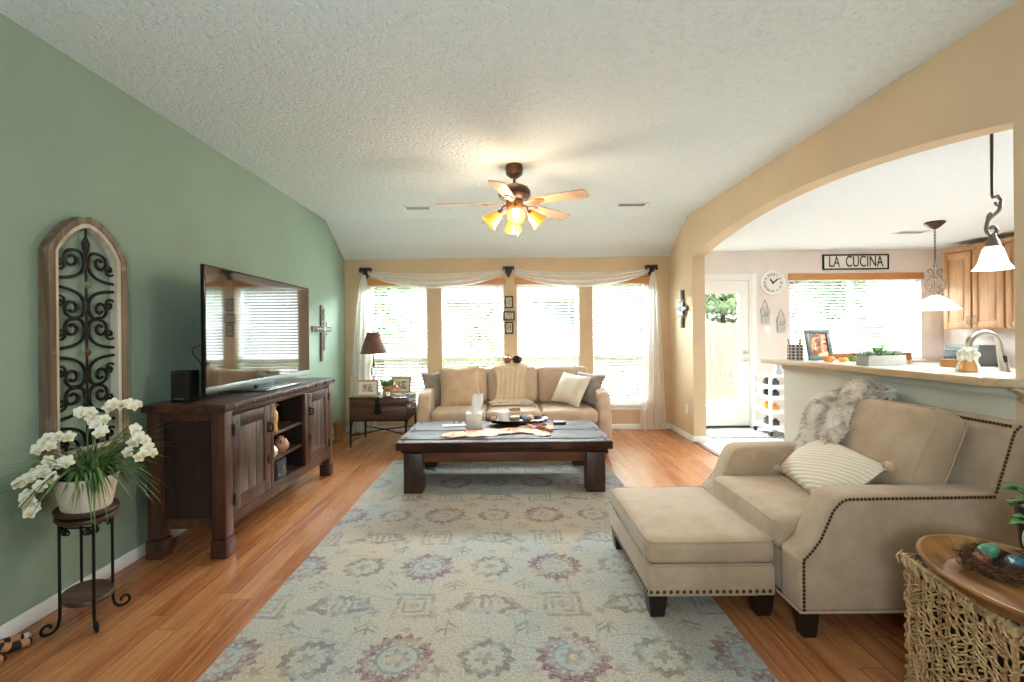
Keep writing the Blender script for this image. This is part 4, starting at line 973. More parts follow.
for k, a in enumerate((-88, 2, 92, 182)):
    M = TR((fx, fy, 2.47), 0, 0, R(a)); tl = M @ TR((.12, 0, -.045), 0, R(133))
    ar_ = MB(); ar_.tube([tuple(M @ Vector(p)) for p in bez((.05, 0, -.01), (.09, 0, .02), (.11, 0, .0), (.12, 0, -.045), 8)], .009, 8); arm = ar_.build('lamp_arm', M_BRONZE, fan)
    MB().lathe([(.002, -.005), (.026, 0), (.03, .03), (.026, .034), (.002, .034)], n=16, M=tl).build('lamp_fitter', M_BRONZE, arm)
    sh = MB(); sh.lathe([(.026, .02), (.045, .045), (.058, .085), (.068, .125), (.082, .148), (.079, .149), (.064, .125), (.054, .085), (.041, .047), (.023, .024)], n=28, M=tl, cap=False); sh.build('lamp_shade', M_AMBER, arm)
    MB().ball((0, 0, .095), .034, 14, 10, (1, 1, 1.2), M=tl).build('bulb', M_BULB, arm)
for s, l in ((.03, .19), (-.02, .13)):
    ch = MB(); ch.tube([(fx + s, fy - .05, 2.42), (fx + s, fy - .05, 2.42 - l)], .002, 5); ch.lathe([(.001, 0), (.009, .004), (.011, .016), (.006, .028), (.001, .032)], (fx + s, fy - .05, 2.42 - l - .03), 12); ch.build('pull_chain', M_STEEL, fan)
fl = lamp('fan_lamp_light', 'POINT', (fx, fy - .02, 2.28), None, 40, (1.0, .80, .58)); fl.data.shadow_soft_size = .2
fl2 = lamp('fan_uplight', 'POINT', (fx - .02, fy - .12, 2.70), None, 1.5, (1.0, .66, .36)); fl2.data.shadow_soft_size = .1
# ceiling vents
def vent(x, y, z, w, d, lab):
    t = thing('ceiling_vent', lab, 'vent', (x, y, z), 0, None)
    f = MB(); f.box(x - w / 2, x + w / 2, y - d / 2, y - d / 2 + .02, z - .008, z - .0005).box(x - w / 2, x + w / 2, y + d / 2 - .02, y + d / 2, z - .008, z - .0005).box(x - w / 2, x - w / 2 + .02, y - d / 2, y + d / 2, z - .008, z - .0005).box(x + w / 2 - .02, x + w / 2, y - d / 2, y + d / 2, z - .008, z - .0005); f.build('frame', M_WHITEDULL, t, smooth=0)
    s = MB(); n = 7
    for k in range(n):
        y_ = y - d / 2 + .02 + (k + .5) * (d - .04) / n; s.box(-w / 2 + .02, w / 2 - .02, -.006, .006, -.0007, .0007, M=TR((x, y_, z - .006), R(40)))
    s.build('louvres', plain('vent_grey', '#c9c9c4', .5), t, smooth=0)
    MB().box(x - w / 2 + .02, x + w / 2 - .02, y - d / 2 + .02, y + d / 2 - .02, z - .0012, z - .0004).build('duct_opening', plain('duct_grey', '#6f6f6d', .7), t, smooth=0)
vent(-1.0, 5.43, H, .30, .15, 'white ceiling vent left of the ceiling fan')
vent(1.46, 5.37, H, .34, .15, 'white ceiling vent right of the ceiling fan')
vent(4.72, 5.46, 2.5, .32, .16, 'white vent in the kitchen ceiling above the dining nook')
# ------------------------------------------------------------------ blinds
M_SLAT = plain('white_slats', '#f4f3ef', .45)
M_VAL = wood('honey_valance', '#c98f58', '#b07644', 0, 6, .45)
def blind(x0, x1, z0, z1, lab, tilt=18, oy=.036, pitch=.043):
    t = thing('window_blind', lab, 'blind', ((x0 + x1) / 2, YB + oy, z0), 0, 'horizontal blinds')
    MB().box(x0 + .01, x1 - .01, YB + oy - .026, YB + oy + .026, z1 - .045, z1 - .003, .003).build('headrail', M_WHITEDULL, t)
    MB().box(x0 - .03, x1 + .03, YB - .022, YB - .004, z1 - .035, z1 + .055, .004).build('valance', M_VAL, t, label='honey wood valance')
    s = MB(); z = z0 + .045; n = 0
    while z < z1 - .06:
        s.box(-(x1 - x0) / 2 + .012, (x1 - x0) / 2 - .012, -.0245, .0245, -.0014, .0014, M=TR(((x0 + x1) / 2, YB + oy, z), R(tilt))); z += pitch
    s.build('slats', M_SLAT, t, smooth=0)
    MB().box(x0 + .012, x1 - .012, YB + oy - .025, YB + oy + .025, z0 + .008, z0 + .026, .004).build('bottom_rail', M_SLAT, t)
    for k in (.16, .84) if x1 - x0 < 1.2 else (.1, .5, .9):
        x = x0 + (x1 - x0) * k; MB().box(x - .004, x + .004, YB + oy - .0262, YB + oy - .0255, z0 + .02, z1 - .02).build('ladder_tape', M_SLAT, t, smooth=0)
    c = MB()
    for dx, zz in ((.075, .95), (.095, 1.12)):
        x = x1 - dx if x1 - x0 < 1.2 else x0 + dx; zq = z0 + (z1 - z0) * (zz - .80) / .6
        c.tube([(x, YB + oy - .032, z1 - .03), (x, YB + oy - .032, zq + .12)], .0016, 4); c.lathe([(.001, 0), (.008, .004), (.006, .028), (.002, .034)], (x, YB + oy - .032, zq + .09), 8)
    c.build('pull_cord', M_IRON if False else plain('cord_brown', '#4a4038', .6), t)
    return t
for (a, b_), lab in zip(WIN, ('white horizontal blind behind the table lamp', 'white horizontal blind above the sand-coloured sofa pillow', 'white horizontal blind right of the three small wall pictures', 'white horizontal blind beside the right curtain tail')):
    blind(a, b_, ZW0, ZW1, lab)
blind(KW[0], KW[1], KW[2], KW[3], 'wide white horizontal blind in the kitchen window')

# ------------------------------------------------------------------ scarf and its brackets
M_SCARF = seethrough('sheer_scarf', '#fdfdfc', .72, kind='sheer')
SX = (-1.95, .05, 2.05); SZ = 2.24; YS = YB - .075
for x, lab in zip(SX, ('dark carved scarf bracket at the left end of the window scarf', 'dark carved scarf bracket above the three small pictures', 'dark carved scarf bracket at the right end of the window scarf')):
    q = MB(); q.prism([(x - .075, SZ + .055), (x + .075, SZ + .055), (x + .075, SZ + .035), (x + .06, SZ + .025), (x + .045, SZ - .01), (x + .028, SZ - .03), (x + .022, SZ - .06), (x, SZ - .085), (x - .022, SZ - .06), (x - .028, SZ - .03), (x - .045, SZ - .01), (x - .06, SZ + .025), (x - .075, SZ + .035)], 'y', YB - .045, YB - .001, .004)
    q.box(x - .08, x + .08, YB - .115, YB - .001, SZ + .055, SZ + .068, .004)
    q.box(x - .08, x - .068, YB - .115, YB - .045, SZ + .0, SZ + .056, .004).box(x + .068, x + .08, YB - .115, YB - .045, SZ + .0, SZ + .056, .004)
    q.box(x - .02, x + .02, YB - .056, YB - .044, SZ - .03, SZ + .03, .006)
    tag(q.build('scarf_bracket', plain('charcoal_resin', '#3a3633', .6, var=.3)), lab, 'bracket')
sw = thing('window_scarf', 'sheer white scarf swagged over the windows with tails to the floor', 'curtain', (.05, YS, 0))
def swag(xa, xb):
    def f(u, v):
        x = xa + (xb - xa) * u; k = 4 * u * (1 - u)
        zt_ = SZ + .03 - .055 * k ** .8; w = .05 + .155 * k ** .8
        z = zt_ - w * v
        y = YS - .022 * math.sin(v * 19 + u * 2) * (.35 + .65 * k) - .02 * k * math.sin(math.pi * v)
        return (x, y, z)
    return f
MB().sheet(swag(SX[0] + .03, SX[1] - .05), 50, 30).build('swag', M_SCARF, sw, smooth=80)
MB().sheet(swag(SX[1] + .05, SX[2] - .03), 50, 30).build('swag', M_SCARF, sw, smooth=80)
def tail(x_top, xl, xr):
    def f(u, v):
        s = v ** .6; a = x_top - .02 + (xl - x_top + .02) * s; b_ = x_top + .025 + (xr - x_top - .025) * s
        x = a + (b_ - a) * u; z = SZ - .035 - (SZ - .05) * v
        y = YS - .015 + (.026 * math.sin(u * 24) + .010 * math.sin(u * 43 + v * 3)) * (.3 + .7 * s)
        if v > .95: y -= .05 * (v - .95) / .05 * math.sin(u * 9) ** 2
        return (x, y, max(z, .014 + .004 * math.sin(u * 30)))
    return f
MB().sheet(tail(SX[0] - .02, -2.215, -1.80), 60, 50).build('tail', M_SCARF, sw, smooth=80)
MB().sheet(tail(SX[2] + .02, 1.86, 2.225), 60, 50).build('tail', M_SCARF, sw, smooth=80)

# three small pictures on the pier, star, outlet
M_DF = plain('dark_bronze_frame', '#4a3c2e', .5, .2); M_PM = plain('photo_mount', '#cfc4b0', .6)
for i, (z, w, h, lab) in enumerate(((1.815, .125, .175, 'small dark upright picture, topmost of three between the middle windows'), (1.62, .165, .135, 'small dark landscape picture, middle of three between the middle windows'), (1.45, .125, .175, 'small dark upright picture, lowest of three between the middle windows'))):
    picture_frame('wall_picture', w, h, .018, .024, (M_DF, M_PM, photo_mat('small_photo_%d' % i, '#b5aa96', '#4f4a40', '#8a8070', 40)), TR((.053, YB - .001, z - h / 2)), lab, 'picture', 'three small pictures', .25, False)
sr = thing('wall_star', 'layered wood and metal star cross on the tan wall beside the archway', 'wall decor', (2.31, 6.1, 1.42))
q = MB(); q.box(XR - .02, XR - .001, 6.08, 6.15, 1.42, 1.91, .003).box(XR - .019, XR - .001, 5.96, 6.28, 1.63, 1.70, .003); q.build('wooden_cross', wood('dark_driftwood', '#5a4a3c', '#2e241c', 2, 8, .7), sr)
q = MB(); po = []
for k in range(16):
    a = k * math.pi / 8; r = .215 if k % 4 == 0 else (.07 if k % 2 else .15); po.append((6.115 + r * math.cos(a), 1.665 + r * 1.15 * math.sin(a)))
q.prism(po, 'x', XR - .042, XR - .032); q.tube([(XR - .034, 6.115, 1.665), (XR - .018, 6.115, 1.665)], .015, 8); q.ball((XR - .043, 6.115, 1.665), .03, 12, 8, (.5, 1, 1)); q.build('metal_star', plain('galvanised_star', '#8f8d86', .6, .3), sr, smooth=0)
def plate(x0, x1, y0, y1, z0, z1, name, lab, cat, axis):
    t = thing(name, lab, cat, ((x0 + x1) / 2, (y0 + y1) / 2, z0)); MB().box(x0, x1, y0, y1, z0, z1, .0015).build('cover_plate', M_WHITE, t)
    return t
t = plate(XR - .008, XR - .0005, 5.985, 6.055, .315, .435, 'wall_outlet', 'white wall outlet low on the tan wall beside the archway', 'outlet', 'x')
for z in (.345, .39): MB().box(XR - .0105, XR - .0075, 6.003, 6.037, z, z + .028, .001).build('socket', M_WHITEDULL, t)
t = plate(3.66, 3.745, YB - .008, YB - .0005, 1.34, 1.44, 'light_switch', 'white double light switch below the hanging tags', 'light switch', 'y')
for x in (3.67, 3.708): MB().box(x, x + .028, YB - .012, YB - .0075, 1.36, 1.42, .002).build('rocker', M_WHITEDULL, t)

# ------------------------------------------------------------------ chair and a half with ottoman
chair = thing('armchair', 'wide oatmeal armchair with nailhead trim facing the television', 'armchair', (1.8, 2.56, 0))
CA0, CA1, CB0, CB1 = 2.045, 2.20, 2.93, 3.085
armp = [(1.272, .125), (1.272, .36), (1.28, .374), (1.31, .394), (1.34, .432), (1.40, .575), (1.43, .62), (1.475, .638), (2.20, .642), (2.305, .65), (2.305, .125)]
for y0, y1 in ((CA0, CA1), (CB0, CB1)):
    MB().prism(armp, 'x' if False else 'y', y0, y1, .022, 3).build('arm', M_CHAIR, chair)
MB().box(1.285, 2.29, CA1 - .01, CB0 + .01, .125, .325, .02).build('base', M_CHAIR, chair)
MB().prism([(2.075, .32), (2.125, .64), (2.215, .92), (2.24, .945), (2.30, .945), (2.31, .92), (2.31, .32)], 'y', CA0 + .002, CB1 - .002, .018, 3).build('back_frame', M_CHAIR, chair)
MB().cushion(.80, CB0 - CA1 - .006, .15, .05, .022, M=TR((1.655, (CA1 + CB0) / 2, .395))).build('seat_cushion', M_CHAIR, chair)
MB().tube([(1.262, CA1 + .02, .458), (1.258, 2.4, .462), (1.258, 2.75, .462), (1.262, CB0 - .02, .458)], .004, 6).build('piping', M_CHAIR, chair)
MBC = TR((2.02, 2.545, .715), R(-3.5), R(-68), 0)
MB().cushion(.52, .72, .17, .05, .05, M=MBC).build('back_cushion', M_CHAIR, chair)
for s_ in (-1, 1): MB().tube([tuple(MBC @ Vector((sx * .25, sy * .35, s_ * .07))) for sx, sy in ((-1, -.93), (-.93, -1), (.93, -1), (1, -.93), (1, .93), (.93, 1), (-.93, 1), (-1, .93))], .0045, 6, True).build('cushion_piping', M_CHAIR, chair)
nl = MB()
def nails(b, pts, step=.017, r=.008, axis='y'):
    P = [Vector(p) for p in pts]; carry = 0.0
    for a, c in zip(P, P[1:]):
        L = (c - a).length; d = carry
        while d < L:
            p = a + (c - a) * (d / L); sc_ = {'y': (1, .5, 1), 'x': (.5, 1, 1), 'z': (1, 1, .5)}[axis]; b.ball(p, r, 7, 4, sc_); d += step
        carry = d - L
off = [(1.287, .14), (1.287, .356), (1.304, .372), (1.326, .396), (1.362, .444), (1.418, .57), (1.45, .606), (1.482, .620), (2.12, .624)]
nails(nl, [(x, CA0 - .001, z) for x, z in off]); nl.build('nailhead_trim', M_NAIL, chair); nl = MB()
nails(nl, [(2.13, CA0 - .0005, .645), (2.212, CA0 - .0005, .905), (2.238, CA0 - .0005, .93)]); nl.build('nailhead_trim', M_NAIL, chair); nl = MB()
nails(nl, [(2.213, CA0 + .02, .928), (2.213, CB1 - .02, .928)], axis='x'); nl.build('nailhead_trim', M_NAIL, chair); nl = MB()
nails(nl, [(x, CB1 + .001, z) for x, z in off])
nl.build('nailhead_trim', M_NAIL, chair)
wl = MB(); wl.tube([(1.275, CA0 - .002, .13), (2.30, CA0 - .002, .13)], .006, 6).tube([(1.272, CA0, .13), (1.272, CB1, .13)], .006, 6); wl.build('welt', M_CHAIR, chair)
for x, y in ((1.33, 2.10), (1.33, 3.03), (2.25, 2.10), (2.25, 3.03)):
    MB().lathe([(.038, .001), (.054, .125), (.054, .13), (.002, .13)], (x, y, 0), 4, M=TR((x, y, 0), 0, 0, R(45)) @ Matrix.Translation((-x, -y, 0))).build('leg', M_DARKLEG, chair, smooth=0)

lum = thing('lumbar_pillow', 'striped cream lumbar pillow with pompom corners on the armchair', 'pillow', (1.74, 2.52, .47))
ML = TR((1.745, 2.575, .605), 0, 0, R(-90 - 11)) @ TR((0, 0, 0), R(-50), 0, 0)
m = Mat('striped_cream', .9, 0, .15); x, y, z = m.xyz()
M_STR = m
q = MB(); q.pillow(.68, .33, .15, n=18, M=ML, conc=.0, seed=8)
s_ = (m.noise(120, 2) - .5) * .5
gx = (x * .76 + z * .64 + y * .14) * 300
m.color(m.mix((gx + s_).sin().smooth(.2, .95) * .45, '#e6d9c6', '#bca68c')).bump((gx + s_).sin(), .35, .004)
q.build('cover', m.m, lum, smooth=70)
for sx in (-1, 1):
    for sz in (-1, 1):
        p = ML @ Vector((sx * .342, 0, sz * .165)); b = MB(); b.ball(p, .026, 10, 8)
        for k in range(36):
            d = Vector((rnd.gauss(0, 1), rnd.gauss(0, 1), rnd.gauss(0, 1))).normalized(); b.tube([p + d * .018, p + d * .034], [.005, .001], 4)
        b.build('pompom', plain('tan_pompom_%d%d' % (sx + 1, sz + 1), '#c9ab8a', .95), lum)
# shaggy throw over the far corner of the chair back
pa = [(2.272, .955), (2.25, .995), (2.20, 1.01), (2.14, 1.01), (2.06, .985), (1.97, .915), (1.90, .83), (1.845, .73), (1.80, .63), (1.76, .55)]
def fur(u, v):
    k = u * (len(pa) - 1); i = min(int(k), len(pa) - 2); t = k - i; x = pa[i][0] + (pa[i + 1][0] - pa[i][0]) * t; z = pa[i][1] + (pa[i + 1][1] - pa[i][1]) * t
    y = 2.75 - .17 * u + (.33 + .07 * u) * v
    drop = max(0, (v - .72)) * (.30 - .1 * u); z -= drop * .9
    z -= max(0, .12 - v) * .25
    h = .018 * math.sin(v * 11 + u * 9) + .012 * math.sin(u * 17 + v * 5)
    return (x - h * .6, y, z + h)
fb_ = MB(); fb_.sheet(fur, 40, 26, .02)
g_ = random.Random(21); t = bmesh.new()
for k in range(5200):
    u, v = g_.random(), g_.random(); p = Vector(fur(u, v)); e = 1e-2
    n = (Vector(fur(min(1, u + e), v)) - Vector(fur(max(0, u - e), v))).cross(Vector(fur(u, min(1, v + e))) - Vector(fur(u, max(0, v - e)))).normalized()
    if n.z < 0 or (abs(n.z) < .2 and n.x > 0): n = -n
    d = (n * .7 + Vector((g_.gauss(0, .5), g_.gauss(0, .5), g_.gauss(-.15, .4)))).normalized() * g_.uniform(.02, .042)
    s = d.orthogonal().normalized() * .004; b0 = p + n * .004; mid = b0 + d * .6 + Vector((0, 0, -.002))
    a1, a2, c1, c2, tp = t.verts.new(b0 + s), t.verts.new(b0 - s), t.verts.new(mid + s * .8), t.verts.new(mid - s * .8), t.verts.new(b0 + d + Vector((g_.gauss(0, .006), g_.gauss(0, .006), -.008)))
    t.faces.new((a1, a2, c2, c1)); t.faces.new((c1, c2, tp))
fb_._join(t)
m = Mat('shaggy_cream', .95, 0, .1); m.color(m.mix(m.noise(13, 4).smooth(.42, .68), '#efe6d8', '#b59f88')).set(Sheen_Weight=.4)
tag(fb_.build('shaggy_throw', m.m, smooth=60), 'shaggy cream and taupe throw over the far corner of the armchair back', 'blanket')

ott = thing('ottoman', 'rectangular oatmeal ottoman with nailhead trim in front of the armchair', 'ottoman', (.95, 2.66, .013))
OX0, OX1, OY0, OY1 = .650, 1.262, 2.195, 3.0
MB().box(OX0 + .006, OX1 - .006, OY0 + .008, OY1 - .006, .112, .258, .012, 3).build('base', M_CHAIR, ott)
MB().cushion(OX1 - OX0, OY1 - OY0, .118, .042, .028, n=12, M=TR(((OX0 + OX1) / 2, (OY0 + OY1) / 2, .3185))).build('cushion', M_CHAIR, ott)
pi_ = MB()
for z in (.37, .264):
    c = [(OX0 + .012, OY0 + .03), (OX0 + .03, OY0 + .008), (OX1 - .03, OY0 + .008), (OX1 - .012, OY0 + .03), (OX1 - .006, OY1 - .03), (OX1 - .03, OY1 - .008), (OX0 + .03, OY1 - .008), (OX0 + .006, OY1 - .03)]
    pi_.tube([(x, y, z) for x, y in c], .0045, 6, True)
pi_.build('piping', M_CHAIR, ott)
for a_, c_, ax in (((OX0 + .02, OY0 + .007), (OX1 - .02, OY0 + .007), 'y'), ((OX0 + .005, OY0 + .02), (OX0 + .005, OY1 - .02), 'x'), ((OX1 - .005, OY0 + .02), (OX1 - .005, OY1 - .02), 'x')):
    n2 = MB(); nails(n2, [(*a_, .137), (*c_, .137)], .031, .0095, ax); n2.build('nailhead_trim', M_NAIL, ott)
for x in (OX0 + .055, OX1 - .055):
    for y in (OY0 + .055, OY1 - .055): MB().lathe([(.046, .013), (.062, .113), (.062, .118), (.002, .118)], (x, y, 0), 4, M=TR((x, y, 0), 0, 0, R(45)) @ Matrix.Translation((-x, -y, 0))).build('leg', M_DARKLEG, ott, smooth=0)

# ------------------------------------------------------------------ woven trunk with dough bowl and nest
bk_ = thing('woven_trunk', 'open-weave seagrass trunk at the near right corner of the scene', 'basket', (1.708, 1.494, 0), R(-7.8), world=False)
bx, by, bh = .27, .222, .522
M_SEA = wood('seagrass', '#cfae7e', '#99744a', 2, 24, .7, .25, '#e0c8a0', .4)
MB().box(-bx + .035, bx - .035, -by + .035, by - .035, .01, bh - .05).build('liner', plain('dark_liner', '#3a2817', .95), bk_, smooth=0)
def weave(name, W_, face, dense):
    b = MB(); g = random.Random(hash(name) % 97 if False else len(name))
    def put(u, w, d): return face(u, w, d)
    st_ = .036 if dense else .05; rw = .0195 if dense else .03; sk = .034 if dense else .05
    for i in range(int(W_ / st_) + 1):
        u = -W_ / 2 + .01 + i * (W_ - .02) / int(W_ / st_); b.tube([put(u + g.uniform(-.004, .004), w, .004 + .004 * (k % 2)) for k, w in enumerate([.005 + .03 * j for j in range(18)])], .0042, 5)
    nrow = int(.50 / rw)
    for j in range(nrow):
        w0 = .012 + j * rw
        for k in range(int(W_ / sk)):
            u0 = -W_ / 2 + .005 + k * sk; dz = g.choice((-1, 1)) * g.uniform(.02, .05); L = g.uniform(.05, .085)
            pts = []
            for q in range(6):
                tt = q / 5; u = max(-W_ / 2, min(W_ / 2, u0 + L * tt)); w = max(.004, min(bh - .012, w0 + dz * (tt - .5) * 1.3)); pts.append(put(u, w, .006 + .007 * math.sin(math.pi * (tt * 2 + (k + j) % 2)) + .004))
            b.tube(pts, g.uniform(.0025, .004), 5)
    return b.build(name, M_SEA, bk_)
for n, W_, f in (('woven_front', 2 * bx, lambda u, w, d: (u, -by + .022 - d, w)), ('woven_back', 2 * bx, lambda u, w, d: (u, by - .022 + d, w)), ('woven_left_side', 2 * by, lambda u, w, d: (-bx + .022 - d, u, w)), ('woven_right_side_', 2 * by, lambda u, w, d: (bx - .022 + d, u, w))):
    weave(n.rstrip('_').replace('_left', '').replace('_right', ''), W_, f, 'front' in n or 'left' in n)
b = MB(); g_ = random.Random(4)
for z in (bh - .006, bh - .024):
    for dd in (0, .012):
        o = -.012 + dd
        b.tube([(x, y, z + g_.uniform(-.003, .003)) for x, y in [(-bx + o * -1, -by + .0), (-bx * .5, -by + .003), (0, -by), (bx * .5, -by + .002), (bx, -by), (bx, 0), (bx, by), (0, by), (-bx, by), (-bx, by * .3), (-bx, -by * .4)]], .008, 6, True)
for k in range(150):
    u = g_.uniform(-1, 1) * (bx + by); sd = g_.choice((0, 1, 2, 3))
    if sd < 2: x = g_.uniform(-bx, bx); y = (-by, by)[sd]; b.tube([(x, y + (.012 if sd else -.012), bh - .035), (x + .012, y + (.014 if sd else -.014), bh - .012), (x + .02, y - (.012 if sd else -.012), bh + .004)], .0035, 4)
    else: y = g_.uniform(-by, by); x = (-bx, bx)[sd - 2]; s = -1 if sd == 2 else 1; b.tube([(x + s * .012, y, bh - .035), (x + s * .014, y + .012, bh - .012), (x - s * .012, y + .02, bh + .004)], .0035, 4)
b.build('braided_rim', M_SEA, bk_)
MB().box(-bx + .012, bx - .012, -by + .012, by - .012, bh - .03, bh - .008).build('lid', fabric('woven_lid', '#8a6c44', '#5f4629', ws=160, bump=1.0), bk_, smooth=0)
bl = MB()
bl.lathe([(.001, .0), (.62, .0), (.80, .010), (.94, .034), (1.0, .058), (.99, .066), (.955, .066), (.92, .056), (.84, .030), (.74, .014), (.70, .0125), (.001, .012)], n=64, M=TR((1.58, 1.43, .528), 0, 0, R(-10)) @ Matrix.Diagonal((.225, .325, 1, 1)))
tag(bl.build('dough_bowl', wood('bowl_wood', '#b5824a', '#6b4022', 1, 6, .3, .5, '#cfa468', .5)), 'long shallow carved wooden bowl on top of the woven trunk', 'bowl')
NC = Vector((1.648, 1.565, .541)); b = MB(); g_ = random.Random(17)
for k in range(330):
    a = g_.random() * 6.28; r = .08 + g_.gauss(0, .014); z = .012 + abs(g_.gauss(.018, .014)); pts = []
    for q in range(5):
        aa = a + (q - 2) * .16; pts.append(NC + Vector(((r + g_.gauss(0, .006)) * math.cos(aa), (r + g_.gauss(0, .006)) * math.sin(aa), max(.004, z + g_.gauss(0, .005)))))
    b.tube(pts, g_.uniform(.0012, .003), 4)
for k in range(90):
    a = g_.random() * 6.28; r = g_.random() ** .5 * .09; p = NC + Vector((r * math.cos(a), r * math.sin(a), .008)); b.tube([p, p + Vector((g_.gauss(0, .03), g_.gauss(0, .03), .004))], .002, 4)
tag(b.build('twig_nest', wood('nest_twigs', '#6b4428', '#3a2214', 0, 40, .85)), 'brown twig nest lying in the wooden bowl', 'nest')
for (dx, dy, dz, rx_, rz_, hx, lab) in ((-.005, .045, .05, 40, 20, '#4f8a6a', 'green egg standing at the back of the twig nest'), (.03, -.02, .042, 85, 60, '#2f5f73', 'teal and white speckled egg at the front of the twig nest'), (-.055, .015, .038, 80, -30, '#8a4a34', 'rust red egg at the left of the twig nest')):
    q = MB(); q.lathe([(.0005, -.036), (.012, -.033), (.022, -.022), (.026, -.006), (.024, .012), (.016, .03), (.007, .039), (.0005, .041)], n=18, M=TR(NC + Vector((dx, dy, dz)), R(rx_), 0, R(rz_)))
    m = Mat('egg_' + hx[1:], .4); m.color(m.mix(m.noise(28, 3).smooth(.5, .56), hx, '#d9d2c0' if 'teal' in lab else hx)); tag(q.build('decorative_egg', m.m, smooth=80), lab, 'egg', 'eggs in the twig nest')
# plant at the right edge behind the bowl
ep = thing('trailing_plant', 'green leafy plant in a black pot at the right edge behind the wooden bowl', 'potted plant', (1.875, 1.64, .524))
q = MB(); q.lathe([(.001, 0), (.05, 0), (.062, .06), (.072, .16), (.076, .20), (.066, .20), (.055, .17), (.001, .165)], (1.875, 1.64, .528), 20); q.build('pot', plain('black_glaze', '#141414', .2), ep)
q = MB(); wr_ = MB(); g_ = random.Random(9)
for k in range(12):
    a = k * .42 + 2.2; d = Vector((math.cos(a), math.sin(a))); p0 = Vector((1.875, 1.64, .70)); L = g_.uniform(.05, .10); top = p0 + Vector((d.x * L, d.y * L, g_.uniform(-.06, .14)))
    q.tube([p0, p0 + Vector((d.x * L * .4, d.y * L * .4, (top.z - .69) * .7)), top], [.003, .0025, .001], 5)
    for j in range(3):
        def lf(u, v): w = .02 * math.sin(math.pi * u ** .8); return (u * .055, (v - .5) * 2 * w, .012 * math.sin(3 * u) + .006 * abs(v - .5))
        q.sheet(lf, 6, 4, .001, M=TR(tuple(p0 + (top - p0) * (.45 + .25 * j)), g_.uniform(-.4, .4), g_.uniform(-.5, .3), a + g_.uniform(-1, 1)))
q.build('leaves', plain('bright_leaf_green', '#4f8f4a', .45, var=.2), ep)
wr_.tube(bez((1.86, 1.63, .66), (1.76, 1.60, .70), (1.72, 1.58, .66), (1.74, 1.58, .615), 14), .0022, 5).tube(bez((1.86, 1.63, .68), (1.79, 1.62, .80), (1.80, 1.63, .88), (1.86, 1.65, .82), 12), .002, 5); wr_.build('wire_tendrils', plain('pale_wire', '#b5ab90', .5), ep)
# ------------------------------------------------------------------ pass-through bar
M_CTOP = plain('white_laminate', '#efece6', .25)
M_EDGE = wood('oak_edge', '#d6bd9c', '#bd9c74', 1, 6, .4)
bar = thing('breakfast_bar', 'white-topped bar ledge with oak edge on the pass-through half wall', 'counter', (2.4, 3.0, 1.09))
ZB0, ZB1 = 1.092, 1.132
top = [(2.205, 2.19), (2.205, 4.035), (2.60, 4.035), (2.60, 2.146), (2.316, 2.146), (2.316, 2.07), (2.27, 2.07)]
top = [(2.21, 2.17), (2.21, 4.02), (2.59, 4.02), (2.59, 2.15), (2.315, 2.15), (2.315, 2.06), (2.29, 2.06)]
MB().prism(top, 'z', ZB0 + .002, ZB1).build('ledge_top', M_CTOP, bar, smooth=0)
q = MB(); q.prism([(2.19, 2.16), (2.19, 4.04), (2.21, 4.02), (2.21, 2.17)], 'z', ZB0, ZB1 + .001, .006).prism([(2.19, 4.04), (2.61, 4.04), (2.59, 4.02), (2.21, 4.02)], 'z', ZB0, ZB1 + .001, .006).prism([(2.19, 2.16), (2.21, 2.17), (2.29, 2.06), (2.285, 2.04)], 'z', ZB0, ZB1 + .001, .006).prism([(2.285, 2.04), (2.29, 2.06), (2.318, 2.06), (2.318, 2.04)], 'z', ZB0, ZB1 + .001, .004)
q.build('edge_moulding', M_EDGE, bar)
q = MB(); q.box(2.305, 2.3235, 2.06, 3.93, 1.045, 1.091, .003); q.build('apron_trim', M_HALF, bar)
for y in (2.085,): q = MB(); q.prism([(2.322, 1.091), (2.255, 1.091), (2.255, 1.078), (2.28, 1.066), (2.295, 1.045), (2.30, 1.02), (2.322, 1.005)], 'y', y - .018, y + .018, .005); q.build('corbel', M_EDGE, bar)
ZB = ZB1 + .0015
# things on the bar
mg = thing('utensil_holder', 'patterned cylinder holder with pens at the far end of the bar', 'holder', (2.28, 3.70, ZB))
m = Mat('tile_pattern', .35); x, y, z = m.xyz(); a = x.atan2(y) * 6.0; pt = ((a.sin() * ((z * 130).sin())).abs().gt(.35)); m.color(m.mix(pt, '#e0d6c8', '#5f5a52'))
MB().lathe([(.002, 0), (.054, 0), (.056, .004), (.056, .118), (.052, .118), (.050, .008), (.002, .008)], (2.28, 3.70, ZB), 28, cap=False).build('cup', m.m, mg)
for k, (dx, dy, hx) in enumerate(((.01, -.02, '#b8793f'), (.025, .01, '#7a2f2a'), (-.02, .015, '#3a4a5a'))):
    MB().tube([(2.28 + dx, 3.70 + dy, ZB + .01), (2.28 + dx * 2, 3.70 + dy * 2, ZB + .165)], .004, 6).build('pen', plain('pen_%d' % k, hx, .4), mg)
M_GRN = plain('green_slate_frame', '#4c5f56', .4)
m = Mat('warm_picture', .3); n = m.noise(18, 3); c = m.mix(n.smooth(.42, .6), '#7a3f22', '#e0a070'); m.color(m.mix(m.noise(26, 2).smooth(.55, .66), c, '#f1d2b0'))
picture_frame('picture_frame', .205, .235, .016, .03, (M_GRN, m.m, m.m), TR((2.385, 3.56, ZB + .002), R(-12), 0, R(8)), 'green framed warm picture standing on the bar beside the utensil holder', 'photo frame', None, .1)
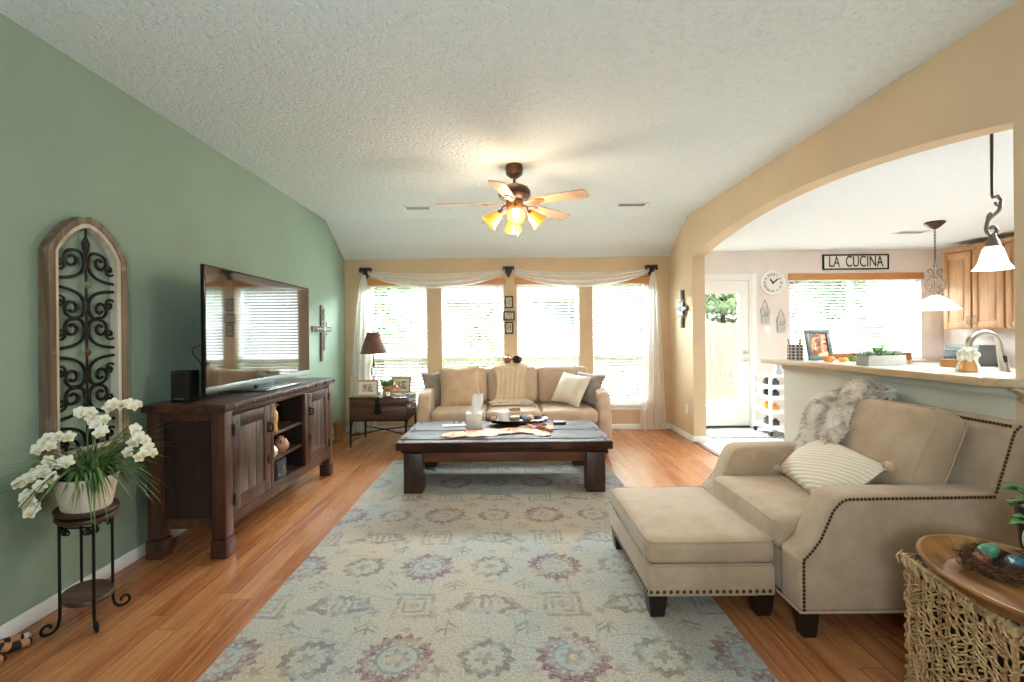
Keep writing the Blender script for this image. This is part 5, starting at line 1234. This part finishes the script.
def gourd(x, y, s, hx, hx2, lab):
    q = MB(); n = 24; t = bmesh.new()
    prof = [(.002, .0), (.03, .004), (.045, .025), (.04, .048), (.02, .058), (.002, .056)]
    q.lathe([(r * s, z * s) for r, z in prof], (x, y, ZB), n, 1.25, 1.0)
    for v in q.bm.verts:
        a = math.atan2(v.co.y - y, v.co.x - x); k = 1 + .07 * math.cos(a * 8); v.co.x = x + (v.co.x - x) * k; v.co.y = y + (v.co.y - y) * k
    o = q.build('gourd', plain('gourd_' + hx[1:], hx, .5, var=.3, vs=30), smooth=70); tag(o, lab, 'gourd', 'gourds on the bar')
    MB().tube([(x, y, ZB + .05 * s), (x + .006, y, ZB + .068 * s), (x + .016, y, ZB + .076 * s)], .006 * s, 6).build('stem', plain('gourd_stem_' + hx[1:], hx2, .7), o)
gourd(2.31, 3.36, .75, '#d98a3a', '#6b5a34', 'small orange gourd in front of the green picture frame on the bar')
gourd(2.39, 3.33, .6, '#e0a050', '#6b5a34', 'tiny yellow-orange gourd between the orange and the green gourd on the bar')
gourd(2.50, 3.38, .7, '#5f8a3a', '#4a4a2a', 'small green gourd on the bar left of the planter box')
pb = thing('planter_box', 'pale grey rectangular planter of succulents on the bar', 'planter', (2.40, 3.02, ZB))
q = MB(); Mp = TR((2.395, 3.0, ZB), 0, 0, R(8)); 
q.box(-.135, .135, -.045, -.037, 0, .064, .002, M=Mp).box(-.135, .135, .037, .045, 0, .064, .002, M=Mp).box(-.135, -.127, -.037, .037, 0, .064, .002, M=Mp).box(.127, .135, -.037, .037, 0, .064, .002, M=Mp).box(-.127, .127, -.037, .037, 0, .01, M=Mp); q.build('box', plain('pale_grey_cement', '#a3a49d', .7), pb)
MB().box(-.126, .126, -.036, .036, .0105, .05, M=Mp).build('soil', plain('dark_soil', '#4a4238', .95), pb, smooth=0)
g_ = random.Random(8)
for k in range(6):
    sx = -.10 + .04 * k; q = MB(); tall = k == 2
    for j in range(22):
        a = j * 2.4; rr = .006 + .028 * (j / 22); 
        def lf(u, v): w = .012 * math.sin(math.pi * (.1 + .85 * u)); return (rr * .3 + u * .034, (v - .5) * 2 * w, u * (.045 if tall else .03) * (1.25 - j / 22) + .004 * abs(v - .5))
        q.sheet(lf, 4, 2, .003, M=Mp @ TR((sx + g_.uniform(-.008, .008), g_.uniform(-.01, .01), .05 + (.02 * (1 - j / 22) if tall else 0)), 0, 0, a))
    if tall: q.tube([tuple(Mp @ Vector((sx, 0, .045))), tuple(Mp @ Vector((sx, 0, .115)))], [.012, .003], 8)
    q.build('succulent', plain('succulent_%d' % k, ('#7f9a80', '#6f8a6a', '#6a9a58', '#8a9f8a', '#5f7f62', '#93a58a')[k], .5), pb, smooth=60)
ac = thing('amber_candle', 'wide amber jar candle on the bar left of the white flowers', 'candle', (2.46, 2.60, ZB))
MB().lathe([(.002, 0), (.044, 0), (.047, .006), (.047, .074), (.044, .074), (.0435, .012), (.002, .012)], (2.46, 2.60, ZB), 28, cap=False).build('jar', seethrough('amber_jar_glass', '#ffffff', 0, .03), ac)
MB().lathe([(.002, .013), (.043, .013), (.043, .058), (.002, .059)], (2.46, 2.60, ZB), 24).build('wax', plain('amber_candle_wax', '#c9803f', .4), ac)
for k in range(3): MB().tube([(2.46 + .025 * math.cos(k * 2.1), 2.60 + .025 * math.sin(k * 2.1), ZB + .058), (2.46 + .025 * math.cos(k * 2.1), 2.60 + .025 * math.sin(k * 2.1), ZB + .078)], .002, 5).build('wick', M_BLACK, ac)
fv = thing('flower_vase', 'small copper and white striped vase with a ball of white flowers on the bar', 'vase', (2.43, 2.47, ZB))
m = Mat('copper_white_vase', .3, .2); x, y, z = m.xyz(); m.color(m.mix((x.atan2(y) * 2.0).sin().gt(-.1), '#ece3d6', '#c9955a'))
MB().lathe([(.002, 0), (.046, 0), (.05, .006), (.046, .03), (.036, .055), (.030, .066), (.026, .066), (.03, .05), (.002, .045)], (2.43, 2.47, ZB), 28, cap=False).build('pot', m.m, fv)
q = MB(); g_ = random.Random(2)
q.ball((2.43, 2.47, ZB + .085), .038, 14, 10)
for k in range(90):
    d = Vector((g_.gauss(0, 1), g_.gauss(0, 1), g_.gauss(.2, .9))).normalized(); p = Vector((2.43, 2.47, ZB + .085)) + d * .040; q.ball(p, .0085, 6, 4)
q.build('flower_ball', plain('white_hydrangea', '#e6e2d0', .8, var=.2, vs=60), fv, smooth=60)

# ------------------------------------------------------------------ kitchen cabinets, sink, appliances
M_CAB = wood('oak_cabinet', '#b3875f', '#94683f', 2, 6, .4, .4)
M_CABP = wood('oak_cabinet_panel', '#bb906a', '#9c7048', 2, 5, .38, .4)
lc = thing('sink_counter', 'kitchen sink counter behind the half wall', 'counter', (2.85, 2.7, 0))
MB().box(2.48, 3.08, 1.2, 3.9, .09, .87, .004).build('cabinet_body', M_CAB, lc)
MB().box(2.477, 3.12, 1.2, 3.92, .871, .909, .006).build('worktop', M_CTOP, lc)
q = MB(); q.box(2.72, 3.06, 2.35, 3.05, .9095, .914, .002); q.build('sink_rim', M_STEEL, lc)
MB().box(2.54, 3.06, 1.2, 3.9, .006, .09).build('toe_kick', M_BLACK, lc, smooth=0)
fc = thing('faucet', 'brushed nickel gooseneck pull-down faucet behind the bar', 'faucet', (2.655, 2.70, .91))
q = MB(); q.lathe([(.002, 0), (.03, 0), (.03, .01), (.02, .02), (.017, .06), (.002, .06)], (2.655, 2.70, .91), 20); q.build('base', M_STEEL, fc)
q = MB(); q.tube([(2.655, 2.70, .95), (2.655, 2.70, 1.245)] + [(2.747 - .092 * math.cos(a), 2.70, 1.245 + .092 * math.sin(a)) for a in [i * math.pi / 14 for i in range(1, 14)]] + [(2.842, 2.70, 1.225)], .0165, 12); q.build('gooseneck', M_STEEL, fc)
q = MB(); q.tube([(2.842, 2.70, 1.228), (2.853, 2.70, 1.185), (2.866, 2.70, 1.115)], [.018, .021, .024], 14); q.build('spray_head', M_STEEL, fc)
q = MB(); q.box(-.006, .006, -.012, .012, -.02, .02, .003, M=TR((2.846, 2.682, 1.185), 0, R(-10))); q.build('spray_button', M_BLACK, fc)
q = MB(); q.tube([(2.866, 2.70, 1.1145), (2.872, 2.70, 1.085)], [.024, .021], 14); q.build('nozzle', M_BLACK, fc)
q = MB(); q.tube([(2.655, 2.685, .985), (2.655, 2.64, 1.0), (2.655, 2.60, 1.03)], [.012, .009, .007], 10); q.build('lever', M_STEEL, fc)
q = MB(); q.lathe([(.002, 0), (.05, 0), (.10, .05), (.105, .055), (.095, .055), (.045, .01), (.002, .01)], (2.60, 2.42, .9095), 28, cap=False); tag(q.build('white_bowl', plain('white_glaze', '#efece6', .2)), 'white bowl beside the faucet on the kitchen counter', 'bowl')
bc = thing('side_counter', 'oak base cabinets with pale worktop along the right kitchen wall', 'cabinet', (5.9, 5.0, 0))
MB().box(5.62, XK - .002, 3.3, YB - .02, .09, .87, .004).build('cabinet_body', M_CAB, bc)
MB().box(5.58, XK - .002, 3.28, YB - .02, .871, .91, .006).build('worktop', plain('pale_stone_worktop', '#d8d0c4', .3), bc)
MB().box(5.66, XK - .002, 3.3, YB - .02, .006, .09).build('toe_kick', M_BLACK, bc, smooth=0)
for k in range(4):
    y0 = 3.32 + k * .82; d = MB(); d.box(5.598, 5.619, y0 + .01, y0 + .80, .11, .68, .006); dr = d.build('door', M_CABP, bc); MB().ball((5.588, y0 + .74, .62), .014).build('knob', M_STEEL, dr)
    d = MB(); d.box(5.598, 5.619, y0 + .01, y0 + .80, .70, .855, .006); dr = d.build('drawer', M_CABP, bc); MB().ball((5.588, y0 + .40, .78), .014).build('knob', M_STEEL, dr)
def upper(y0, y1, lab):
    t = thing('wall_cabinet', lab, 'cabinet', (6.05, (y0 + y1) / 2, 1.365), 0, 'upper kitchen cabinets')
    MB().box(5.895, XK - .002, y0, y1 - .002, 1.365, 2.375, .003).build('carcass', M_CAB, t)
    q = MB(); q.box(5.865, XK - .002, y0 - .002, y1, 2.3755, 2.40, .004).box(5.85, XK - .002, y0 - .002, y1, 2.40, 2.425, .004); q.build('crown_moulding', M_CAB, t)
    n = 2; w = (y1 - y0) / n
    for k in range(n):
        a, c = y0 + k * w + .012, y0 + (k + 1) * w - .012; d = MB(); f = .065; z0, z1 = 1.385, 2.355
        d.box(5.874, 5.894, a, a + f, z0, z1, .004).box(5.874, 5.894, c - f, c, z0, z1, .004).box(5.874, 5.894, a + f, c - f, z0, z0 + f, .004).box(5.874, 5.894, a + f, c - f, z1 - f, z1, .004)
        door = d.build('door', M_CAB, t)
        p = MB(); p.box(5.882, 5.892, a + f, c - f, z0 + f, z1 - f).box(5.876, 5.884, a + f + .03, c - f - .03, z0 + f + .03, z1 - f - .03, .006); p.build('raised_panel', M_CABP, door)
        yk = c - .03 if k == 0 else a + .03
        h = MB(); h.tube([(5.874, yk, 1.43), (5.85, yk, 1.435), (5.846, yk, 1.48), (5.85, yk, 1.525), (5.874, yk, 1.53)], .006, 8); h.build('handle', M_STEEL, door)
upper(5.53, 6.31, 'oak wall cabinet with raised panels nearest the kitchen window')
upper(4.69, 5.525, 'oak wall cabinet with raised panels half hidden by the near archway pier')
ts = thing('toaster_oven', 'grey toaster oven on the far kitchen counter below the oak wall cabinets', 'toaster oven', (5.9, 5.95, .911))
MB().box(5.76, 6.06, 5.72, 6.18, .925, 1.165, .012).build('body', plain('grey_steel_body', '#6c6f72', .35, .6), ts)
MB().box(5.752, 5.76, 5.82, 6.16, .95, 1.13, .004).build('glass_door', plain('smoked_glass', '#3d444a', .08), ts)
MB().tube([(5.752, 5.85, 1.11), (5.735, 5.85, 1.11), (5.735, 6.13, 1.11), (5.752, 6.13, 1.11)], .006, 6).build('handle', M_STEEL, ts)
for z in (.97, 1.04, 1.11): MB().lathe([(.001, 0), (.016, 0), (.014, .014), (.001, .014)], n=12, M=TR((5.759, 5.77, z), 0, R(-90))).build('knob', M_STEEL, ts)
for y in (5.76, 6.14):
    for x in (5.80, 6.02): MB().lathe([(.014, 0), (.014, .016)], (x, y, .911), 10).build('foot', M_BLACK, ts)

# dining nook
dt = thing('dining_table', 'round wooden dining table under the bowl pendant in the kitchen nook', 'table', (4.55, 5.0, 0))
MB().lathe([(.002, .72), (.50, .72), (.54, .735), (.54, .75), (.53, .755), (.002, .755)], (4.55, 5.0, 0), 48).build('tabletop', M_CABP, dt)
MB().lathe([(.28, .005), (.27, .03), (.10, .06), (.06, .12), (.05, .40), (.07, .55), (.06, .66), (.16, .72)], (4.55, 5.0, 0), 24).build('pedestal', M_CAB, dt)
def dchair(loc, rz, lab):
    t = thing('dining_chair', lab, 'chair', loc, rz, 'brown dining chairs in the kitchen nook', world=False)
    MB().cushion(.42, .42, .05, .02, .008, n=6, M=TR((0, 0, .455))).build('seat', M_CAB, t)
    for x in (-.18, .18):
        MB().tube([(x, -.18, .004), (x, -.17, .43)], [.016, .02], 8).build('leg', M_CAB, t)
        MB().tube([(x, .21, .004), (x, .18, .45), (x * 1.02, .22, .78), (x * 1.05, .26, 1.05)], .018, 8).build('leg', M_CAB, t)
    b = MB(); b.prism([(-.21, .98), (.21, .98), (.215, 1.075), (-.215, 1.075)], 'y', .235, .26, .006); b.build('top_rail', wood('brown_rail', '#a06a48', '#7a4a30', 0, 6, .4), t)
    b = MB()
    for k in range(5): b.tube([(-.12 + .06 * k, .18, .46), (-.12 + .06 * k, .22, .75), (-.12 + .06 * k, .245, .99)], .008, 6)
    b.build('spindles', M_CAB, t)
    return t
dchair((4.36, 5.70, .004), R(0), 'brown dining chair behind the planter box, left of the pair')
dchair((4.92, 5.70, .004), R(0), 'brown dining chair seen right of the planter box')

# pendants
M_SHADE = Mat('white_lit_glass', .3); M_SHADE.color('#f6f1e8'); M_SHADE.b.inputs['Emission Color'].default_value = lin('#fff4e6'); M_SHADE.b.inputs['Emission Strength'].default_value = .85; M_SHADE = M_SHADE.m
M_PIR = plain('pewter_iron', '#7c746a', .4, .75)
pd = thing('pendant_lamp', 'white bell-shaped pendant lamp on an S-scroll over the bar', 'pendant lamp', (2.70, 2.60, 2.5))
px, py = 2.70, 2.60
MB().lathe([(.002, 2.499), (.06, 2.499), (.064, 2.485), (.03, 2.465), (.002, 2.462)], (px, py, 0), 20).build('canopy', M_PIR, pd)
MB().tube([(px, py, 2.47), (px, py, 2.10)], .0075, 8).build('rod', M_BRONZE, pd)
q = MB()
s1 = spiral((.025, 2.06), .012, .030, 250, -60, 16); s2 = bez((.043, 2.035), (.045, 1.99), (-.03, 1.985), (-.032, 1.93), 10); s3 = spiral((.0, 1.905), .036, .012, 170, 520, 18)
q.tube([(px + u, py, z) for u, z in [(0, 2.10), (.004, 2.085), (.03, 2.092), (.05, 2.07)] + s2 + s3], .0095, 8)
q.tube([(px + u, py, z) for u, z in bez((.05, 2.07), (.055, 2.03), (.02, 2.03), (.016, 2.06), 8)], .007, 8)
q.tube([(px + u, py, z) for u, z in bez((-.03, 1.945), (-.03, 2.0), (-.005, 2.01), (-.004, 1.98), 8)], .006, 8)
q.tube([(px + .0, py, 1.885), (px, py, 1.855)], .010, 8); q.ball((px, py, 1.87), .018); q.build('scroll', M_PIR, pd)
MB().lathe([(.002, 1.875), (.014, 1.872), (.028, 1.84), (.035, 1.815), (.033, 1.81), (.002, 1.812)], (px, py, 0), 20).build('fitter', M_PIR, pd)
MB().lathe([(.032, 1.815), (.042, 1.80), (.052, 1.765), (.062, 1.725), (.077, 1.697), (.088, 1.687), (.085, 1.686), (.073, 1.694), (.058, 1.723), (.048, 1.765), (.038, 1.798), (.030, 1.812)], (px, py, 0), 36, cap=False).build('shade', M_SHADE, pd)
MB().ball((px, py, 1.757), .030, 14, 10, (1, 1, 1.2)).build('bulb', M_BULB, pd)
l_ = lamp('bar_pendant_light', 'POINT', (px, py, 1.68), None, 10, (1, .9, .76)); l_.data.shadow_soft_size = .08
pd = thing('pendant_lamp', 'wide white bowl pendant lamp on a chain over the dining nook', 'pendant lamp', (4.55, 4.97, 2.5))
px, py = 4.55, 4.97
MB().lathe([(.002, 2.499), (.085, 2.499), (.09, 2.485), (.05, 2.445), (.02, 2.425), (.002, 2.425)], (px, py, 0), 24).build('canopy', M_BRONZE, pd)
q = MB(); z = 2.425; k = 0
while z > 2.07:
    q.tube([(px + (.009 * math.cos(a) if k % 2 else 0), py + (0 if k % 2 else .009 * math.cos(a)), z - .017 + .02 * math.sin(a)) for a in [i * math.pi / 4 for i in range(8)]], .003, 5, True); z -= .032; k += 1
q.build('chain', M_BRONZE, pd)
q = MB(); q.tube([(px, py, 2.08), (px, py, 1.72)], .008, 8); q.lathe([(.001, 1.88), (.028, 1.905), (.001, 1.93)], (px, py, 0), 4)
for su in (-1, 1):
    pth = spiral((.06, 1.975), .012, .034, -60, 200, 14) + bez((.028, 1.965), (.02, 1.92), (.10, 1.90), (.105, 1.83), 10)[1:] + bez((.105, 1.83), (.108, 1.77), (.03, 1.77), (.02, 1.72), 8)[1:]
    q.tube([(px + su * u, py, z) for u, z in pth], .0065, 7)
    q.tube([(px + su * u, py, z) for u, z in spiral((.055, 1.81), .03, .01, 20, 330, 12)], .005, 6)
    q.tube([(px + su * u, py, z) for u, z in bez((0, 2.0), (.005, 2.03), (.02, 2.04), (.03, 2.03), 6)], .005, 6)
q.build('scroll_frame', M_PIR, pd)
MB().lathe([(.03, 1.725), (.07, 1.705), (.125, 1.665), (.17, 1.615), (.203, 1.577), (.205, 1.57), (.199, 1.57), (.165, 1.608), (.12, 1.655), (.066, 1.695), (.03, 1.712)], (px, py, 0), 48, cap=False).build('shade', M_SHADE, pd)
for k in range(3): MB().ball((px + .06 * math.cos(k * 2.1), py + .06 * math.sin(k * 2.1), 1.645), .028, 12, 8).build('bulb', M_BULB, pd)
l_ = lamp('nook_pendant_light', 'POINT', (px, py, 1.55), None, 12, (1, .9, .76)); l_.data.shadow_soft_size = .1

# clock, tags, sign
ck = thing('wall_clock', 'round white wall clock on the kitchen wall right of the patio door', 'clock', (3.778, YB, 1.875))
TF = TR((3.778, YB, 2.048), R(90))
MB().lathe([(.002, .001), (.165, .001), (.172, .01), (.172, .028), (.165, .034), (.155, .034), (.15, .022), (.002, .022)], n=48, M=TF).build('rim', M_WHITEDULL, ck)
MB().lathe([(.001, .0225), (.15, .0225), (.15, .0235), (.001, .0235)], n=40, M=TF).build('face', plain('clock_face', '#e9e5dc', .5), ck)
q = MB(); ROM = ['XII', 'I', 'II', 'III', 'IV', 'V', 'VI', 'VII', 'VIII', 'IX', 'X', 'XI']
for k in range(12):
    a = R(90 - 30 * k); b = text_mb(ROM[k], .052, .001, TF @ TR((.115 * math.cos(a), .115 * math.sin(a), .0245), 0, 0, a - R(90))); me = bpy.data.meshes.new('t'); b.bm.to_mesh(me); q.bm.from_mesh(me); bpy.data.meshes.remove(me)
q.build('numerals', M_BLACK, ck, smooth=0)
q = MB()
for a, L, w in ((R(128), .075, .011), (R(38), .10, .009)): q.prism([(-.015, -w), (L * .8, -w), (L, 0), (L * .8, w), (-.015, w)], 'z', .0265, .0285, M=TF @ TR((0, 0, 0), 0, 0, a))
q.lathe([(.001, .025), (.012, .025), (.01, .031), (.001, .031)], n=16, M=TF); q.build('hands', M_BLACK, ck, smooth=0)
for (x, z, lab) in ((3.67, 1.615, 'grey hanging tin pocket with twine below the clock, the left one'), (3.895, 1.485, 'grey hanging tin pocket with twine beside the kitchen window')):
    t = thing('hanging_tin', lab, 'wall decor', (x, YB, z - .14), 0, 'hanging tins under the clock')
    q = MB(); q.prism([(x - .055, z - .14), (x + .055, z - .14), (x + .06, z + .0), (x + .072, z + .03), (x + .05, z + .09), (x - .05, z + .09), (x - .072, z + .03), (x - .06, z)], 'y', YB - .03, YB - .002, .008); q.build('tin', plain('whitewashed_tin', '#bcbab2', .6, .2, var=.35, vs=25), t)
    q = MB()
    for k in range(4): q.ball((x - .03 + .02 * k, YB - .031, z - .03 + .03 * (k % 2)), .014, 8, 6, (1, .3, 1))
    q.build('embossing', plain('grey_tin_relief', '#8f8f88', .5, .3), t)
    q = MB(); q.tube([(x - .04, YB - .012, z + .088), (x - .02, YB - .008, z + .15), (x, YB - .006, z + .19), (x + .02, YB - .008, z + .15), (x + .04, YB - .012, z + .088)], .004, 6); q.build('twine', plain('jute', '#a8835a', .9), t)
sg = thing('kitchen_sign', 'white LA CUCINA sign with black frame above the kitchen window', 'sign', (4.955, YB, 2.225))
sx0, sx1, sz0, sz1 = 4.49, 5.42, 2.225, 2.44
MB().box(sx0 + .015, sx1 - .015, YB - .014, YB - .002, sz0 + .012, sz1 - .012).build('board', plain('sign_white', '#e4e1d8', .6), sg, smooth=0)
q = MB(); q.box(sx0, sx1, YB - .022, YB - .001, sz0, sz0 + .018).box(sx0, sx1, YB - .022, YB - .001, sz1 - .018, sz1).box(sx0, sx0 + .018, YB - .022, YB - .001, sz0 + .018, sz1 - .018).box(sx1 - .018, sx1, YB - .022, YB - .001, sz0 + .018, sz1 - .018); q.build('frame', M_IRON, sg, smooth=0)
b = text_mb('LA  CUCINA', .20, .002, TR((4.955, YB - .0165, 2.3325), R(90)) @ Matrix.Diagonal((.70, 1.1, 1, 1))); b.build('lettering', M_BLACK, sg, smooth=0)

# rolling cart and door mat
ca = thing('rolling_cart', 'white three-tier rolling cart by the patio door', 'cart', (3.49, 6.2, .0145))
X0, X1, Y0, Y1 = 3.38, 3.62, 6.02, 6.42
for z in (.10, .30, .48, .62):
    q = MB(); q.box(X0, X1, Y0, Y1, z, z + .012, .003).box(X0, X1, Y0, Y0 + .008, z + .012, z + .055, .003).box(X0, X1, Y1 - .008, Y1, z + .012, z + .055, .003).box(X0, X0 + .008, Y0, Y1, z + .012, z + .055, .003); q.build('tray', M_WHITEDULL, ca)
MB().box(X0 - .035, X1 + .03, Y0 - .03, Y1 + .03, .775, .795, .005).build('top', M_WHITEDULL, ca)
for x in (X0 + .012, X1 - .012):
    for y in (Y0 + .012, Y1 - .012):
        MB().box(x - .016, x + .016, y - .016, y + .016, .075, .776, .003).build('post', M_WHITEDULL, ca)
        MB().lathe([(.001, -.014), (.03, -.014), (.034, -.008), (.034, .008), (.03, .014), (.001, .014)], n=18, M=TR((x, y, .0487), 0, R(90))).build('wheel', M_BLACK, ca)
g_ = random.Random(6)
for z, n, cols, lab in ((.632, 2, ('#3f4a58', '#5a5f66'), 'on the top tray of the white cart'), (.492, 2, ('#2f3a48', '#3c3c40'), 'on the second tray of the white cart'), (.312, 2, ('#c98a3a', '#d8a84a'), 'on the third tray of the white cart'), (.112, 2, ('#33404e', '#6d7278'), 'on the lowest tray of the white cart')):
    for k in range(n):
        y = Y0 + .09 + k * .19; q = MB(); q.lathe([(.002, 0), (.045, 0), (.047, .01), (.047, .085), (.03, .10), (.02, .105), (.02, .12), (.002, .12)], (3.50, y, z), 16)
        tag(q.build('pantry_jar', plain('jar_%d_%d' % (int(z * 1000), k), cols[k], .4)), ('front' if k == 0 else 'rear') + ' pantry jar ' + lab, 'jar', 'pantry jars on the cart')
gv = MB(); gv.lathe([(.002, 0), (.045, 0), (.055, .03), (.04, .08), (.03, .12), (.045, .16), (.042, .16), (.027, .12), (.037, .08), (.05, .03), (.002, .006)], (3.54, 6.12, .796), 20, cap=False); tag(gv.build('glass_vase', plain('frosted_grey_glass', '#aeb4b4', .15)), 'grey glass vase on top of the white rolling cart', 'vase')
m = Mat('door_mat_pattern', .95, 0, .1); x, y, z = m.xyz()
u = ((x + y) * 7.5).fract() - .5; v = ((x - y) * 7.5).fract() - .5; pt = (u.abs().mx(v.abs())); s = ((pt * 4.0).fract()).gt(.5)
m.color(m.mix(s, '#c9c6be', '#6f7071'))
tag(MB().box(2.62, 3.68, 5.99, 6.50, .0045, .014, .003).build('door_mat', m.m, smooth=0), 'grey geometric patterned mat in front of the patio door', 'mat')
